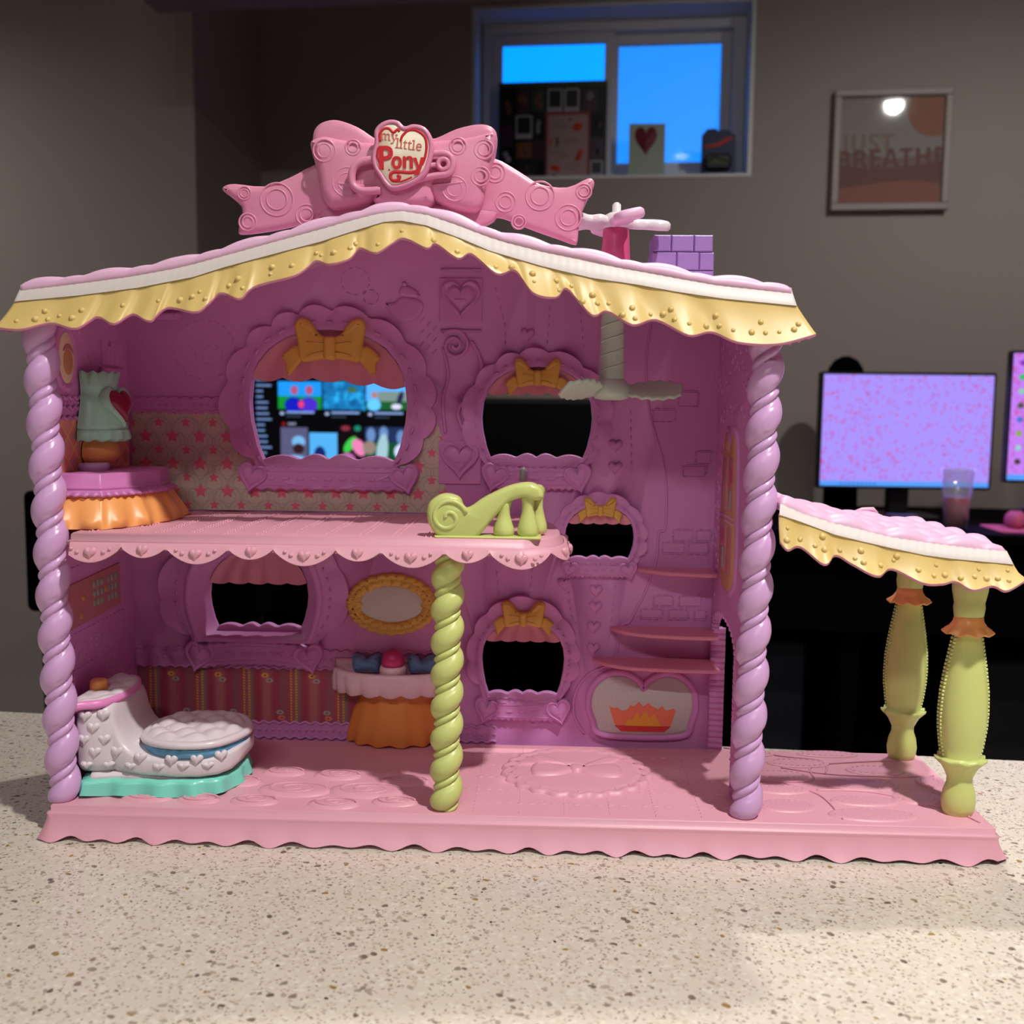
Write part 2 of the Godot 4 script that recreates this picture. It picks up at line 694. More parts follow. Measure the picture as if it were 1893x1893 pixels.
func quartz_image() -> Image:
	var im := Image.create(1024, 1024, false, Image.FORMAT_RGB8)
	im.fill(Color(0.825, 0.79, 0.735))
	var r := RandomNumberGenerator.new()
	r.seed = 21
	for i in 9000:   # pale and sandy crumbs
		var t := r.randf()
		var c := Color(0.87, 0.845, 0.80) if t < 0.4 else (Color(0.775, 0.73, 0.665) if t < 0.8 else Color(0.825, 0.78, 0.70))
		blob(im, r.randf() * 1024, r.randf() * 1024, r.randf_range(2, 6), r.randf_range(1.5, 4), r.randf() * PI, Color(c.r, c.g, c.b, 0.7))
	for i in 7500:
		var t := r.randf()
		var c := Color(0.68, 0.625, 0.555).lerp(Color(0.46, 0.41, 0.36), t * t)
		blob(im, r.randf() * 1024, r.randf() * 1024, r.randf_range(1.2, 3.6), r.randf_range(0.9, 2.2), r.randf() * PI, Color(c.r, c.g, c.b, 0.85))
	for i in 700:    # larger chips of grey and brown stone
		var t := r.randf()
		var c := Color(0.69, 0.645, 0.58).lerp(Color(0.40, 0.35, 0.31), t * t)
		if r.randf() < 0.06:
			c = Color(0.58, 0.47, 0.26)
		var a := r.randf_range(3.0, 7.5)
		var x := r.randf() * 1024
		var y := r.randf() * 1024
		var tn := r.randf() * PI
		blob(im, x, y, a, a * r.randf_range(0.4, 0.75), tn, Color(c.r, c.g, c.b, 0.9))
		blob(im, x + a * 0.4, y + a * 0.2, a * 0.6, a * 0.45, tn + 0.7, Color(c.r, c.g, c.b, 0.9))
	for i in 26:
		blob(im, r.randf() * 1024, r.randf() * 1024, r.randf_range(2, 4), r.randf_range(1.5, 3), r.randf() * PI, Color(0.14, 0.11, 0.10, 1))
	return im

func poly_fill(im: Image, p: PackedVector2Array, c: Color):
	var lo := p[0]
	var hi := p[0]
	for q in p:
		lo = lo.min(q)
		hi = hi.max(q)
	for y in range(int(lo.y), int(hi.y) + 2):
		for x in range(int(lo.x), int(hi.x) + 2):
			if Geometry2D.is_point_in_polygon(Vector2(x + 0.5, y + 0.5), p):
				im.set_pixel(posmod(x, im.get_width()), posmod(y, im.get_height()), c)

func star_image() -> Image:   # tile of 2 x 2 stars on scallops
	var im := Image.create(128, 128, false, Image.FORMAT_RGB8)
	im.fill(Color(0.78, 0.72, 0.66))
	for row in 5:
		for k in 3:
			var cx := k * 64.0 + (32.0 if row % 2 == 1 else 0.0)
			var cy := row * 32.0
			for ring in [[31.0, Color(0.70, 0.65, 0.60)], [28.5, Color(0.78, 0.73, 0.67)], [20.0, Color(0.71, 0.66, 0.61)], [18.0, Color(0.80, 0.74, 0.68)]]:
				blob(im, cx, cy, ring[0], ring[0] * 0.8, 0.0, ring[1])
	for s in [[32.0, 20.0, 17.5], [96.0, 84.0, 17.5], [96.0, 20.0, 17.5], [32.0, 84.0, 17.5], [64.0, 52.0, 12.5], [0.0, 52.0, 12.5], [64.0, 116.0, 12.5], [0.0, 116.0, 12.5]]:
		var p := star(s[0], -s[1], s[2])
		for i in p.size():
			p[i].y = -p[i].y
		poly_fill(im, p, Color(0.88, 0.42, 0.52))
	return im

func stripe_image() -> Image:   # red cloth stripes with gold stitched tapes and small flowers
	var im := Image.create(512, 256, false, Image.FORMAT_RGB8)
	var bands := [[0.0, Color(0.72, 0.30, 0.40)], [0.16, Color(0.66, 0.40, 0.45)], [0.3, Color(0.76, 0.34, 0.43)], [0.46, Color(0.62, 0.50, 0.50)], [0.6, Color(0.72, 0.27, 0.38)], [0.8, Color(0.80, 0.48, 0.50)], [1.0, Color(0.72, 0.30, 0.40)]]
	for x in 512:
		var u := fposmod(x / 128.0, 1.0)
		var c: Color = bands[0][1]
		for i in bands.size() - 1:
			if u >= bands[i][0]:
				c = bands[i][1].lerp(bands[i + 1][1], smoothstep(0.15, 1.0, (u - bands[i][0]) / (bands[i + 1][0] - bands[i][0])))
		for y in 256:
			var k := 0.9 + 0.1 * sin(y * 1.9) * sin(x * 0.8)
			im.set_pixel(x, y, Color(c.r * k, c.g * k, c.b * k))
	for n in 4:
		for y in range(0, 256, 12):
			for dx in [-7.0, 7.0]:
				blob(im, n * 128 + 50 + dx, y + 6, 3.0, 5.0, 0.3 if dx > 0 else -0.3, Color(0.86, 0.62, 0.25))
		for f in [[100, 30, Color(0.90, 0.68, 0.30)], [112, 52, Color(0.66, 0.66, 0.62)], [12, 190, Color(0.66, 0.66, 0.62)], [16, 214, Color(0.9, 0.5, 0.4)]]:
			for p in 6:
				blob(im, n * 128 + f[0] + cos(p * TAU / 6) * 6, f[1] + sin(p * TAU / 6) * 6, 4.5, 4.5, 0, f[2])
			blob(im, n * 128 + f[0], f[1], 3.5, 3.5, 0, Color(0.7, 0.2, 0.25))
	return im

func floral_image() -> Image:   # orange and pink lozenges on the side wall
	var im := Image.create(128, 128, false, Image.FORMAT_RGB8)
	for y in 128:
		for x in 128:
			var a := absf(fposmod(x / 64.0, 1.0) - 0.5) + absf(fposmod(y / 64.0, 1.0) - 0.5)
			im.set_pixel(x, y, Color(0.88, 0.52, 0.50) if a < 0.42 else (Color(0.93, 0.70, 0.48) if a < 0.55 else Color(0.90, 0.60, 0.56)))
	for q in [[32, 32], [96, 96], [96, 32], [32, 96]]:
		blob(im, q[0], q[1], 7, 7, 0, Color(0.62, 0.60, 0.55))
	return im

func page_image() -> Image:   # a video page: side list, two rows of moving pictures, all too blurred to read
	var im := Image.create(640, 400, false, Image.FORMAT_RGB8)
	im.fill(Color(0.004, 0.006, 0.012))
	var r := RandomNumberGenerator.new()
	r.seed = 5
	for i in 24:
		var y := 12 + i * 16
		blob(im, 64, y, 6, 5, 0, Color(0.45, 0.55, 0.75), 0.6)
		im.fill_rect(Rect2i(80, y - 3, 18 + r.randi() % 26, 6), Color(0.35, 0.45, 0.62))
	# top row
	im.fill_rect(Rect2i(140, 96, 118, 78), Color(0.10, 0.52, 0.85))
	im.fill_rect(Rect2i(140, 138, 118, 36), Color(0.06, 0.50, 0.16))
	for p in [[182, 122, Color(0.06, 0.10, 0.65)], [222, 120, Color(0.25, 0.15, 0.70)]]:
		blob(im, p[0], 162, 27, 24, 0, p[2], 0.3)
		blob(im, p[0] + 2, 120, 11, 14, 0, Color(0.62, 0.28, 0.42), 0.3)
	blob(im, 202, 160, 9, 12, 0, Color(0.85, 0.2, 0.35), 0.5)
	im.fill_rect(Rect2i(262, 96, 112, 78), Color(0.08, 0.40, 0.62))
	for i in 70:
		blob(im, 264 + r.randf() * 108, 98 + r.randf() * 74, 5 + r.randf() * 12, 4 + r.randf() * 8, r.randf() * 3, Color(0.04, 0.30, 0.50).lerp(Color(0.15, 0.62, 0.85), r.randf()), 0.8)
	blob(im, 340, 118, 16, 10, 0, Color(0.25, 0.35, 0.20), 0.8)
	im.fill_rect(Rect2i(378, 96, 112, 78), Color(0.30, 0.62, 0.95))
	im.fill_rect(Rect2i(410, 122, 80, 30), Color(0.42, 0.50, 0.48))
	im.fill_rect(Rect2i(378, 150, 112, 24), Color(0.08, 0.32, 0.16))
	blob(im, 398, 160, 20, 18, 0, Color(0.35, 0.70, 0.95), 0.3)
	blob(im, 400, 132, 10, 11, 0, Color(0.60, 0.45, 0.42), 0.3)
	blob(im, 468, 140, 8, 22, 0.3, Color(0.10, 0.12, 0.25), 0.4)
	blob(im, 458, 164, 16, 9, 0, Color(0.75, 0.75, 0.85), 0.4)
	for x in [140, 262, 378]:
		blob(im, x + 10, 186, 7, 6, 0, Color(0.55, 0.60, 0.75), 0.5)
		im.fill_rect(Rect2i(x + 22, 180, 76, 6), Color(0.45, 0.55, 0.75))
		im.fill_rect(Rect2i(x + 22, 192, 40, 5), Color(0.16, 0.20, 0.28))
	blob(im, 154, 216, 6, 6, 0, Color(0.5, 0.05, 0.1), 0.4)
	im.fill_rect(Rect2i(166, 212, 22, 8), Color(0.40, 0.42, 0.50))
	# lower row
	im.fill_rect(Rect2i(146, 226, 74, 132), Color(0.30, 0.30, 0.42))
	blob(im, 194, 266, 20, 18, 0, Color(0.40, 0.62, 0.80), 0.3)
	blob(im, 194, 286, 17, 16, 0, Color(0.16, 0.08, 0.10), 0.4)
	blob(im, 186, 330, 40, 28, 0, Color(0.45, 0.66, 0.85), 0.4)
	im.fill_rect(Rect2i(224, 240, 76, 118), Color(0.28, 0.60, 0.82))
	blob(im, 252, 302, 17, 26, 0, Color(0.05, 0.12, 0.35), 0.4)
	blob(im, 248, 336, 15, 20, 0, Color(0.07, 0.09, 0.28), 0.4)
	im.fill_rect(Rect2i(304, 222, 66, 136), Color(0.05, 0.02, 0.04))
	blob(im, 322, 226, 15, 9, 0, Color(0.45, 0.16, 0.22), 0.5)
	blob(im, 354, 226, 11, 10, 0, Color(0.08, 0.45, 0.36), 0.5)
	blob(im, 334, 272, 14, 30, 0.6, Color(0.20, 0.70, 0.25), 0.4)
	blob(im, 358, 280, 19, 30, -0.5, Color(0.80, 0.45, 0.62), 0.4)
	blob(im, 326, 322, 26, 30, 0.2, Color(0.72, 0.36, 0.66), 0.4)
	im.fill_rect(Rect2i(374, 222, 116, 136), Color(0.04, 0.26, 0.14))
	im.fill_rect(Rect2i(374, 222, 116, 44), Color(0.10, 0.16, 0.30))
	for p in [[390, 244], [424, 240], [470, 250]]:
		blob(im, p[0], p[1], 14, 24, 0, Color(0.35, 0.48, 0.66), 0.5)
	blob(im, 420, 290, 17, 54, 0.1, Color(0.55, 0.68, 0.72), 0.3)
	blob(im, 386, 280, 20, 22, 0, Color(0.50, 0.44, 0.40), 0.4)
	blob(im, 472, 290, 22, 24, 0, Color(0.70, 0.76, 0.88), 0.3)
	return im

func petal_image(wall: bool) -> Image:   # lavender desktop strewn with pink petals, blue bar below
	var im := Image.create(480, 270, false, Image.FORMAT_RGB8) if wall else Image.create(320, 270, false, Image.FORMAT_RGB8)
	var w := im.get_width()
	im.fill(Color(0.66, 0.57, 0.98) if wall else Color(0.76, 0.50, 0.95))
	var r := RandomNumberGenerator.new()
	r.seed = 9 if wall else 10
	for i in 700:
		var x := r.randf() * w
		var y := r.randf() * 262
		var mid := exp(-pow((x - w * 0.52) / 70.0, 2.0) - pow((y - 140.0) / 70.0, 2.0)) if wall else 0.0
		if r.randf() < mid * 0.85:
			continue
		var c := Color(0.70, 0.38, 0.80).lerp(Color(0.86, 0.30, 0.58), r.randf())
		blob(im, x, y, r.randf_range(2, 5), r.randf_range(1.5, 4), r.randf() * PI, Color(c.r, c.g, c.b, 0.8), 0.6)
	im.fill_rect(Rect2i(0, 258, w, 12), Color(0.34, 0.62, 0.98))
	for i in 9:
		blob(im, 60 + i * 12, 264, 2.5, 2.5, 0, Color(0.15, 0.30, 0.70))
	if not wall:
		for gy in 8:
			for gx in 10:
				var c := Color.from_hsv(r.randf(), r.randf_range(0.3, 0.8), r.randf_range(0.25, 0.85))
				blob(im, 18 + gx * 30, 20 + gy * 30, 7, 7, 0, c, 0.5)
	return im

# ---------------------------------------------------------------- the room (metres)
func room_box(called: String, mat: String, a: Vector3, b: Vector3, bev := 0.0, parent: Node = self) -> MeshInstance3D:
	K = 1.0
	var st := begin()
	box(st, a, b, bev)
	var o := put(st, called, m(mat), parent)
	if parent == self:
		turned(o)
	K = 0.001
	return o

func room_shell():
	struct(room_box("floor", "floor_grey", Vector3(-3.2, FLOOR_Y - 0.1, -3.0), Vector3(3.0, FLOOR_Y, 2.9)))
	struct(room_box("ceiling", "wall_paint", Vector3(-3.2, CEIL_Y, -3.0), Vector3(3.0, CEIL_Y + 0.1, 2.9)))
	# back wall round the window opening
	K = 1.0
	var st := begin()
	var wz := WALL_Z - 0.22
	box(st, Vector3(-3.2, FLOOR_Y, wz), Vector3(-0.17, CEIL_Y, WALL_Z))
	box(st, Vector3(0.775, FLOOR_Y, wz), Vector3(3.0, CEIL_Y, WALL_Z))
	box(st, Vector3(-0.17, FLOOR_Y, wz), Vector3(0.775, 1.072, WALL_Z))
	box(st, Vector3(-0.17, 1.645, wz), Vector3(0.775, CEIL_Y, WALL_Z))
	struct(turned(put(st, "wall_back", m("wall_paint"))))
	K = 0.001
	struct(room_box("wall_left", "wall_paint", Vector3(-3.2, FLOOR_Y, WALL_Z), Vector3(-0.915, CEIL_Y, -2.2)))
	struct(room_box("wall_side", "wall_paint", Vector3(-3.2, FLOOR_Y, -2.2), Vector3(-3.1, CEIL_Y, 2.9)))
	struct(room_box("wall_right", "wall_paint", Vector3(2.9, FLOOR_Y, WALL_Z), Vector3(3.0, CEIL_Y, 2.9)))
	struct(room_box("wall_front", "wall_paint", Vector3(-3.1, FLOOR_Y, 2.8), Vector3(2.9, CEIL_Y, 2.9)))
	struct(room_box("trim_1", "soffit_brown", Vector3(-0.79, 1.255, -1.72), Vector3(0.135, CEIL_Y, -1.5), 0.004), "brown boxed soffit under the ceiling")

func window_unit():
	K = 1.0
	var st := begin()
	var z := WALL_Z - 0.13
	# casing lining the opening, then the two sashes
	for q in [[-0.17, 1.072, -0.155, 1.645], [0.76, 1.072, 0.775, 1.645], [-0.155, 1.632, 0.76, 1.645], [-0.155, 1.072, 0.76, 1.084]]:
		box(st, Vector3(q[0], q[1], z - 0.06), Vector3(q[2], q[3], WALL_Z + 0.004), 0.002)
	for q in [[-0.155, 1.084, -0.115, 1.632], [0.715, 1.084, 0.76, 1.632], [-0.115, 1.598, 0.715, 1.632], [-0.115, 1.084, 0.715, 1.125], [-0.155, 1.10, -0.14, 1.632]]:
		box(st, Vector3(q[0], q[1], z - 0.05), Vector3(q[2], q[3], z + 0.01), 0.004)
	var w := put(st, "window_1", m("white_paint"))
	struct(turned(w))
	w.set_meta("label", "white framed basement sliding window with blue dusk behind")
	for q in [["sash", -0.115, 0.312, 0.0, 0.034], ["sash", 0.29, 0.715, -0.028, 0.036]]:
		st = begin()
		var a: float = q[1]
		var b: float = q[2]
		var s: float = z + q[3]
		var d: float = q[4]
		for e in [[a, 1.125, a + d, 1.598], [b - d, 1.125, b, 1.598], [a + d, 1.598 - d, b - d, 1.598], [a + d, 1.125, b - d, 1.125 + d]]:
			box(st, Vector3(e[0], e[1], s - 0.024), Vector3(e[2], e[3], s), 0.003)
		var sash := put(st, "sash", m("white_paint"), w)
		st = begin()
		box(st, Vector3(a + d, 1.125 + d, s - 0.015), Vector3(b - d, 1.598 - d, s - 0.011))
		put(st, "pane", m("window_pane") if a < 0.0 else m("screened_pane"), sash)
	K = 0.001

func counter():
	var t := thing("countertop", "speckled beige quartz countertop under the toy house", "countertop")
	room_box("slab", "quartz", Vector3(-2.2, -0.03, -0.1066), Vector3(2.3, 0.0, 0.80), 0.003, t)
	var c := room_box("cabinet", "cabinet_grey", Vector3(-2.1, FLOOR_Y, -0.04), Vector3(2.2, -0.03, 0.72), 0.003)
	tag(c, "grey cabinet carrying the speckled countertop", "cabinet")

func monitor(at: Vector3, w: float, h: float, yaw: float, scr: Material, label: String, group: String, light: Color, energy: float, bez := 0.008) -> Node3D:
	var t := thing("monitor", label, "monitor", room(at), group)
	t.rotation_degrees.y = ROOM_TURN + yaw
	K = 1.0
	var st := begin()
	slab(st, rrect(-w / 2 - bez, -bez, w / 2 + bez, h + bez, 0.006, 3), -0.035, 0.0, 0.003)
	put(st, "housing", m("black_plastic"), t)
	st = begin()
	uv0 = Vector2(-w / 2, 0)
	uvs = Vector2(w, h)
	pillow(st, pts([-w / 2, 0, w / 2, 0, w / 2, h, -w / 2, h]), [[0.0, -0.001], [0.0, 0.001]], false, true)
	put(st, "screen", scr, t)
	uv0 = Vector2.ZERO
	uvs = Vector2.ONE
	var foot := at.y + 0.02
	st = begin()
	slab(st, rrect(-0.03, -foot + 0.012, 0.03, h * 0.5, 0.01, 3), -0.075, -0.036, 0.004)
	put(st, "stand_post", m("black_plastic"), t)
	st = begin()
	facing_up(0)
	slab(st, rrect(-0.11, -0.02, 0.11, 0.15, 0.02, 4), -foot, -foot + 0.012, 0.003)
	straight()
	put(st, "stand_base", m("black_plastic"), t)
	K = 0.001
	if energy > 0.0:
		var l := AreaLight3D.new()
		l.name = "screen_light"
		l.area_size = Vector2(w, h)
		l.light_color = light
		l.light_energy = energy
		l.area_range = 6.0
		l.area_attenuation = 2.0
		l.shadow_enabled = true
		l.position = Vector3(0, h / 2, 0.012)
		l.rotation_degrees = Vector3(0, 180, 0)
		t.add_child(l)
	return t

func desk_things():
	var d := thing("desk", "long black desk along the back wall under the window", "desk")
	room_box("desk_top", "black_wood", Vector3(-0.9, -0.05, WALL_Z + 0.01), Vector3(2.4, -0.02, -1.95), 0.003, d)
	room_box("front_panel", "black_wood", Vector3(-0.86, -0.30, -2.02), Vector3(2.36, -0.05, -2.0), 0.002, d)
	room_box("back_panel", "black_wood", Vector3(-0.86, FLOOR_Y, -2.70), Vector3(2.36, -0.30, -2.68), 0.002, d)
	for x in [-0.86, 0.30, 0.98, 1.78, 2.32]:
		room_box("leg", "black_wood", Vector3(x, FLOOR_Y, -2.62), Vector3(x + 0.05, -0.05, -2.03), 0.002, d)
	for q in [[0.46, -0.42, "charcoal", "dark grey box under the desk, left of the navy one"], [0.72, -0.36, "navy", "navy blue box under the desk, between the two grey boxes"], [1.36, -0.40, "charcoal", "dark grey box under the desk, rightmost and far from the navy one"]]:
		var b := room_box("storage_box", q[2], Vector3(q[0], FLOOR_Y, -2.55), Vector3(q[0] + 0.19, q[1], -2.15), 0.006)
		tag(b, q[3], "box")
	monitor(Vector3(-0.49, 0.036, -2.3), 0.76, 0.44, 0, m("page_screen"), "black monitor showing a dark page of video thumbnails, behind the largest toy window", "", Color(0.45, 0.6, 1.0), 0.10)
	monitor(Vector3(0.245, 0.0, -2.3), 0.66, 0.31, 0, m("dark_glass"), "switched-off black monitor behind the upper right toy window", "", Color.WHITE, 0.0, 0.014)
	monitor(Vector3(1.196, 0.078, -2.3), 0.49, 0.325, 5, m("petal_screen"), "monitor with a lavender and pink petal wallpaper behind the porch roof", "", Color(0.62, 0.52, 1.0), 0.10)
	monitor(Vector3(1.69, 0.105, -2.25), 0.44, 0.36, -4, m("icon_screen"), "monitor with rows of desktop icons at the right edge", "", Color(0.72, 0.5, 0.95), 0.10)
	K = 1.0
	# clear cup of red drink
	var c := thing("cup", "clear plastic cup half full of red drink on the desk", "cup", room(Vector3(1.285, -0.02, -2.1)))
	var st := begin()
	revolve(st, [Vector2(0.030, 0.0), Vector2(0.034, 0.06), Vector2(0.042, 0.155), Vector2(0.0445, 0.158), Vector2(0.0445, 0.163), Vector2(0.041, 0.163), Vector2(0.032, 0.06), Vector2(0.0285, 0.004), Vector2(0.003, 0.004)], Vector3.ZERO, 36)
	put(st, "cup_wall", m("clear_plastic"), c)
	st = begin()
	revolve(st, [Vector2(0.028, 0.005), Vector2(0.0315, 0.06), Vector2(0.034, 0.085)], Vector3.ZERO, 36)
	put(st, "drink", m("red_drink"), c)
	# round-topped speaker
	var s := thing("speaker", "dark round-topped speaker behind the petal wallpaper monitor", "speaker", room(Vector3(1.057, -0.02, -2.5)))
	st = begin()
	revolve(st, [Vector2(0.05, 0.0), Vector2(0.052, 0.01), Vector2(0.05, 0.34), Vector2(0.056, 0.42), Vector2(0.052, 0.45), Vector2(0.035, 0.475), Vector2(0.012, 0.487), Vector2(0.001, 0.488)], Vector3.ZERO, 28)
	put(st, "cabinet_shell", m("dark_fabric"), s)
	st = begin()
	revolve(st, [Vector2(0.06, 0.0), Vector2(0.06, 0.006), Vector2(0.05, 0.009)], Vector3.ZERO, 28)
	put(st, "foot_ring", m("black_plastic"), s)
	K = 1.0
	# pink desk mat and a pink game pad on it
	st = begin()
	facing_up(-0.02)
	slab(st, rrect(1.37, 2.0, 1.72, 2.18, 0.02), 0.0, 0.004, 0.001)
	straight()
	var mat_o: Node3D = turned(put(st, "desk_mat", m("pink_felt")))
	tag(mat_o, "pink desk mat at the right end of the black desk", "desk mat")
	var g := thing("game_pad", "pink game controller lying on the pink desk mat", "controller", room(Vector3(1.50, -0.016, -2.12)))
	st = begin()
	facing_up(0)
	pillow(st, curve(pts([-0.075, -0.05, -0.05, -0.052, -0.03, -0.02, 0.03, -0.02, 0.05, -0.052, 0.075, -0.05, 0.078, 0.01, 0.055, 0.045, 0.0, 0.04, -0.055, 0.045, -0.078, 0.01])), [[0.008, 0.0], [0.0, 0.012], [0.002, 0.03], [0.012, 0.042]], true)
	put(st, "grip_shell", m("pink_felt"), g)
	straight()
	for x in [-0.03, 0.03]:
		st = begin()
		revolve(st, [Vector2(0.006, 0.04), Vector2(0.006, 0.05), Vector2(0.011, 0.052), Vector2(0.009, 0.056), Vector2(0.001, 0.057)], Vector3(x, 0, 0.005), 14)
		put(st, "thumb_stick", m("black_plastic"), g)
	K = 1.0
	# small odds and ends below the petal monitor
	var kb := room_box("charger_box", "charcoal", Vector3(1.10, -0.02, -2.12), Vector3(1.18, 0.015, -2.06), 0.006)
	tag(kb, "small grey charger box on the desk below the petal wallpaper monitor", "charger")
	# chair drawn up behind the counter at the left
	K = 1.0
	var ch := thing("office_chair", "black office chair with a rounded backrest behind the house's left column", "chair", room(Vector3(-0.423, FLOOR_Y, -0.86)))
	st = begin()
	slab(st, rrect(-0.205, 0.815, 0.21, 1.022, 0.012, 5), -0.025, 0.03, 0.006)
	put(st, "backrest", m("dark_fabric"), ch)
	st = begin()
	slab(st, rrect(-0.215, 0.42, 0.19, 0.83, 0.01, 4), -0.045, -0.025, 0.004)
	put(st, "back_panel", m("black_plastic"), ch)
	st = begin()
	facing_up(0)
	slab(st, rrect(-0.22, -0.05, 0.22, 0.42, 0.06), 0.40, 0.46, 0.015)
	straight()
	put(st, "seat", m("dark_fabric"), ch)
	st = begin()
	revolve(st, [Vector2(0.03, 0.09), Vector2(0.03, 0.40)], Vector3(0, 0, -0.18), 16)
	put(st, "gas_post", m("black_plastic"), ch)
	for k in 5:
		st = begin()
		var a := TAU * k / 5.0
		tube(st, PackedVector3Array([Vector3(0, 0.10, -0.18), Vector3(cos(a) * 0.26, 0.05, -0.18 + sin(a) * 0.26)]), 0.018, 8)
		var leg := put(st, "leg", m("black_plastic"), ch)
		st = begin()
		revolve(st, [Vector2(0.012, 0.0), Vector2(0.024, 0.008), Vector2(0.024, 0.04), Vector2(0.01, 0.05)], Vector3(cos(a) * 0.26, 0, -0.18 + sin(a) * 0.26), 14)
		put(st, "caster", m("black_plastic"), leg)
	K = 0.001

func window_things():
	var z := WALL_Z - 0.075
	var y := 1.084
	# board of photographs leaning in the left half
	var b := thing("photo_board", "dark pin board covered with small photographs in the left half of the window", "pin board", room(Vector3(0, y, z)))
	K = 1.0
	var st := begin()
	box(st, Vector3(-0.085, 0, -0.01), Vector3(0.29, 0.335, 0.0), 0.002)
	put(st, "board", m("print_dark"), b)
	st = begin()
	box(st, Vector3(-0.085, 0.315, 0.0), Vector3(0.29, 0.333, 0.002), 0.0005)
	put(st, "top_strip", m("print_olive"), b)
	var r := RandomNumberGenerator.new()
	r.seed = 4
	# [x, y, w, h, white border?, picture]
	var ph := [[-0.078, 0.20, 0.045, 0.11, 0, "print_dark"], [-0.025, 0.225, 0.05, 0.085, 0, "print_plum"], [0.032, 0.235, 0.04, 0.075, 0, "print_olive"], [0.085, 0.232, 0.052, 0.078, 1, "print_dark"], [0.143, 0.232, 0.052, 0.078, 1, "print_dark"], [0.205, 0.235, 0.05, 0.075, 0, "print_plum"],
		[-0.025, 0.145, 0.058, 0.078, 1, "print_dark"], [0.037, 0.15, 0.036, 0.07, 0, "navy"], [0.235, 0.15, 0.045, 0.075, 0, "navy"], [-0.078, 0.12, 0.045, 0.07, 0, "print_plum"], [-0.078, 0.05, 0.05, 0.062, 0, "print_dark"], [-0.022, 0.08, 0.055, 0.052, 0, "print_amber"], [0.036, 0.075, 0.04, 0.062, 0, "print_plum"],
		[-0.02, 0.012, 0.055, 0.058, 0, "print_dark"], [0.04, 0.008, 0.04, 0.058, 0, "navy"], [0.238, 0.075, 0.045, 0.066, 0, "print_plum"], [0.236, 0.008, 0.045, 0.06, 1, "print_dark"]]
	for q in ph:
		st = begin()
		box(st, Vector3(q[0], q[1], 0.0005), Vector3(q[0] + q[2], q[1] + q[3], 0.0018), 0.0003)
		var o := put(st, "photograph", m("print_white") if q[4] == 1 else m(q[5]), b)
		st = begin()
		if q[4] == 1:
			box(st, Vector3(q[0] + 0.006, q[1] + 0.016, 0.0018), Vector3(q[0] + q[2] - 0.006, q[1] + q[3] - 0.006, 0.0022))
			put(st, "picture", m(q[5]), o)
		else:
			for k in 3:
				var x: float = q[0] + q[2] * r.randf_range(0.3, 0.7)
				var yy: float = q[1] + q[3] * r.randf_range(0.25, 0.75)
				pillow(st, ell(x, yy, q[2] * 0.18, q[3] * 0.16, 12), [[0.0, 0.0018], [0.0005, 0.0022]])
			put(st, "picture", m(["print_white", "print_amber", "print_plum", "charcoal"][r.randi() % 4]), o)
	# drawn list card with a pink border
	var c := thing("greeting_card", "pink-bordered card with small orange drawings standing before the photo board", "card", room(Vector3(0.083, y, z + 0.03)))
	st = begin()
	box(st, Vector3(0, 0, 0), Vector3(0.152, 0.225, 0.002), 0.0004)
	put(st, "border", m("card_pink"), c)
	st = begin()
	box(st, Vector3(0.008, 0.0, 0.002), Vector3(0.144, 0.213, 0.0026))
	put(st, "paper", m("card_paper"), c)
	for q in [[0.110, 0.172, 0.018, 0.014, 0.2, "card_orange"], [0.118, 0.082, 0.010, 0.018, -0.4, "card_orange"], [0.112, 0.068, 0.010, 0.010, 0.0, "card_orange"], [0.035, 0.036, 0.020, 0.010, -0.3, "card_orange"], [0.040, 0.125, 0.005, 0.018, 0.0, "print_olive"], [0.018, 0.125, 0.004, 0.014, 0.0, "card_orange"], [0.082, 0.198, 0.005, 0.004, 0.0, "card_ink"], [0.03, 0.013, 0.006, 0.004, 0.0, "card_ink"]]:
		st = begin()
		pillow(st, ell(q[0], q[1], q[2], q[3], 16, 0, 0, q[4]), [[0.0, 0.0026], [0.0004, 0.0030]])
		put(st, "drawing", m(q[5]), c)
	st = begin()
	for q in [[0.022, 0.185, 0.05], [0.03, 0.172, 0.045], [0.06, 0.13, 0.055], [0.064, 0.12, 0.04], [0.018, 0.088, 0.05], [0.05, 0.078, 0.035], [0.07, 0.045, 0.05], [0.08, 0.03, 0.035]]:
		var line := PackedVector2Array()
		for k in 12:
			line.append(Vector2(q[0] + q[2] * k / 11.0, q[1] + sin(k * 2.2) * 0.0016))
		tube(st, on_z(line, 0.0028), 0.0007, 5)
	stuff(put(st, "handwriting", m("card_ink"), c))
	# folded card with a dark red heart
	var hc := thing("greeting_card", "grey folded card with a big dark red heart on the window sill", "card", room(Vector3(0.368, y, z + 0.03)))
	for s in [0, 1]:
		st = begin()
		var lean: float = 0.05 * s
		grid(st, [PackedVector3Array([Vector3(0, 0, lean * -1.0), Vector3(0.122, 0, -lean * 0.2)]), PackedVector3Array([Vector3(0, 0.18, lean * -1.0), Vector3(0.122, 0.178, -lean * 0.2)])])
		grid(st, [PackedVector3Array([Vector3(0, 0, lean * -1.0 - 0.001), Vector3(0.122, 0, -lean * 0.2 - 0.001)]), PackedVector3Array([Vector3(0, 0.18, lean * -1.0 - 0.001), Vector3(0.122, 0.178, -lean * 0.2 - 0.001)])], false, true)
		put(st, "card_leaf", m("card_grey"), hc)
	st = begin()
	pillow(st, heart(0.057, 0.12, 0.076, 0.098), [[0.0, 0.0005], [0.001, 0.002]])
	put(st, "heart", m("heart_red"), hc)
	# packaged toy car
	var p := thing("toy_package", "dark blue toy car package with an orange flame band on the window sill", "package", room(Vector3(0.612, y, z + 0.03)))
	st = begin()
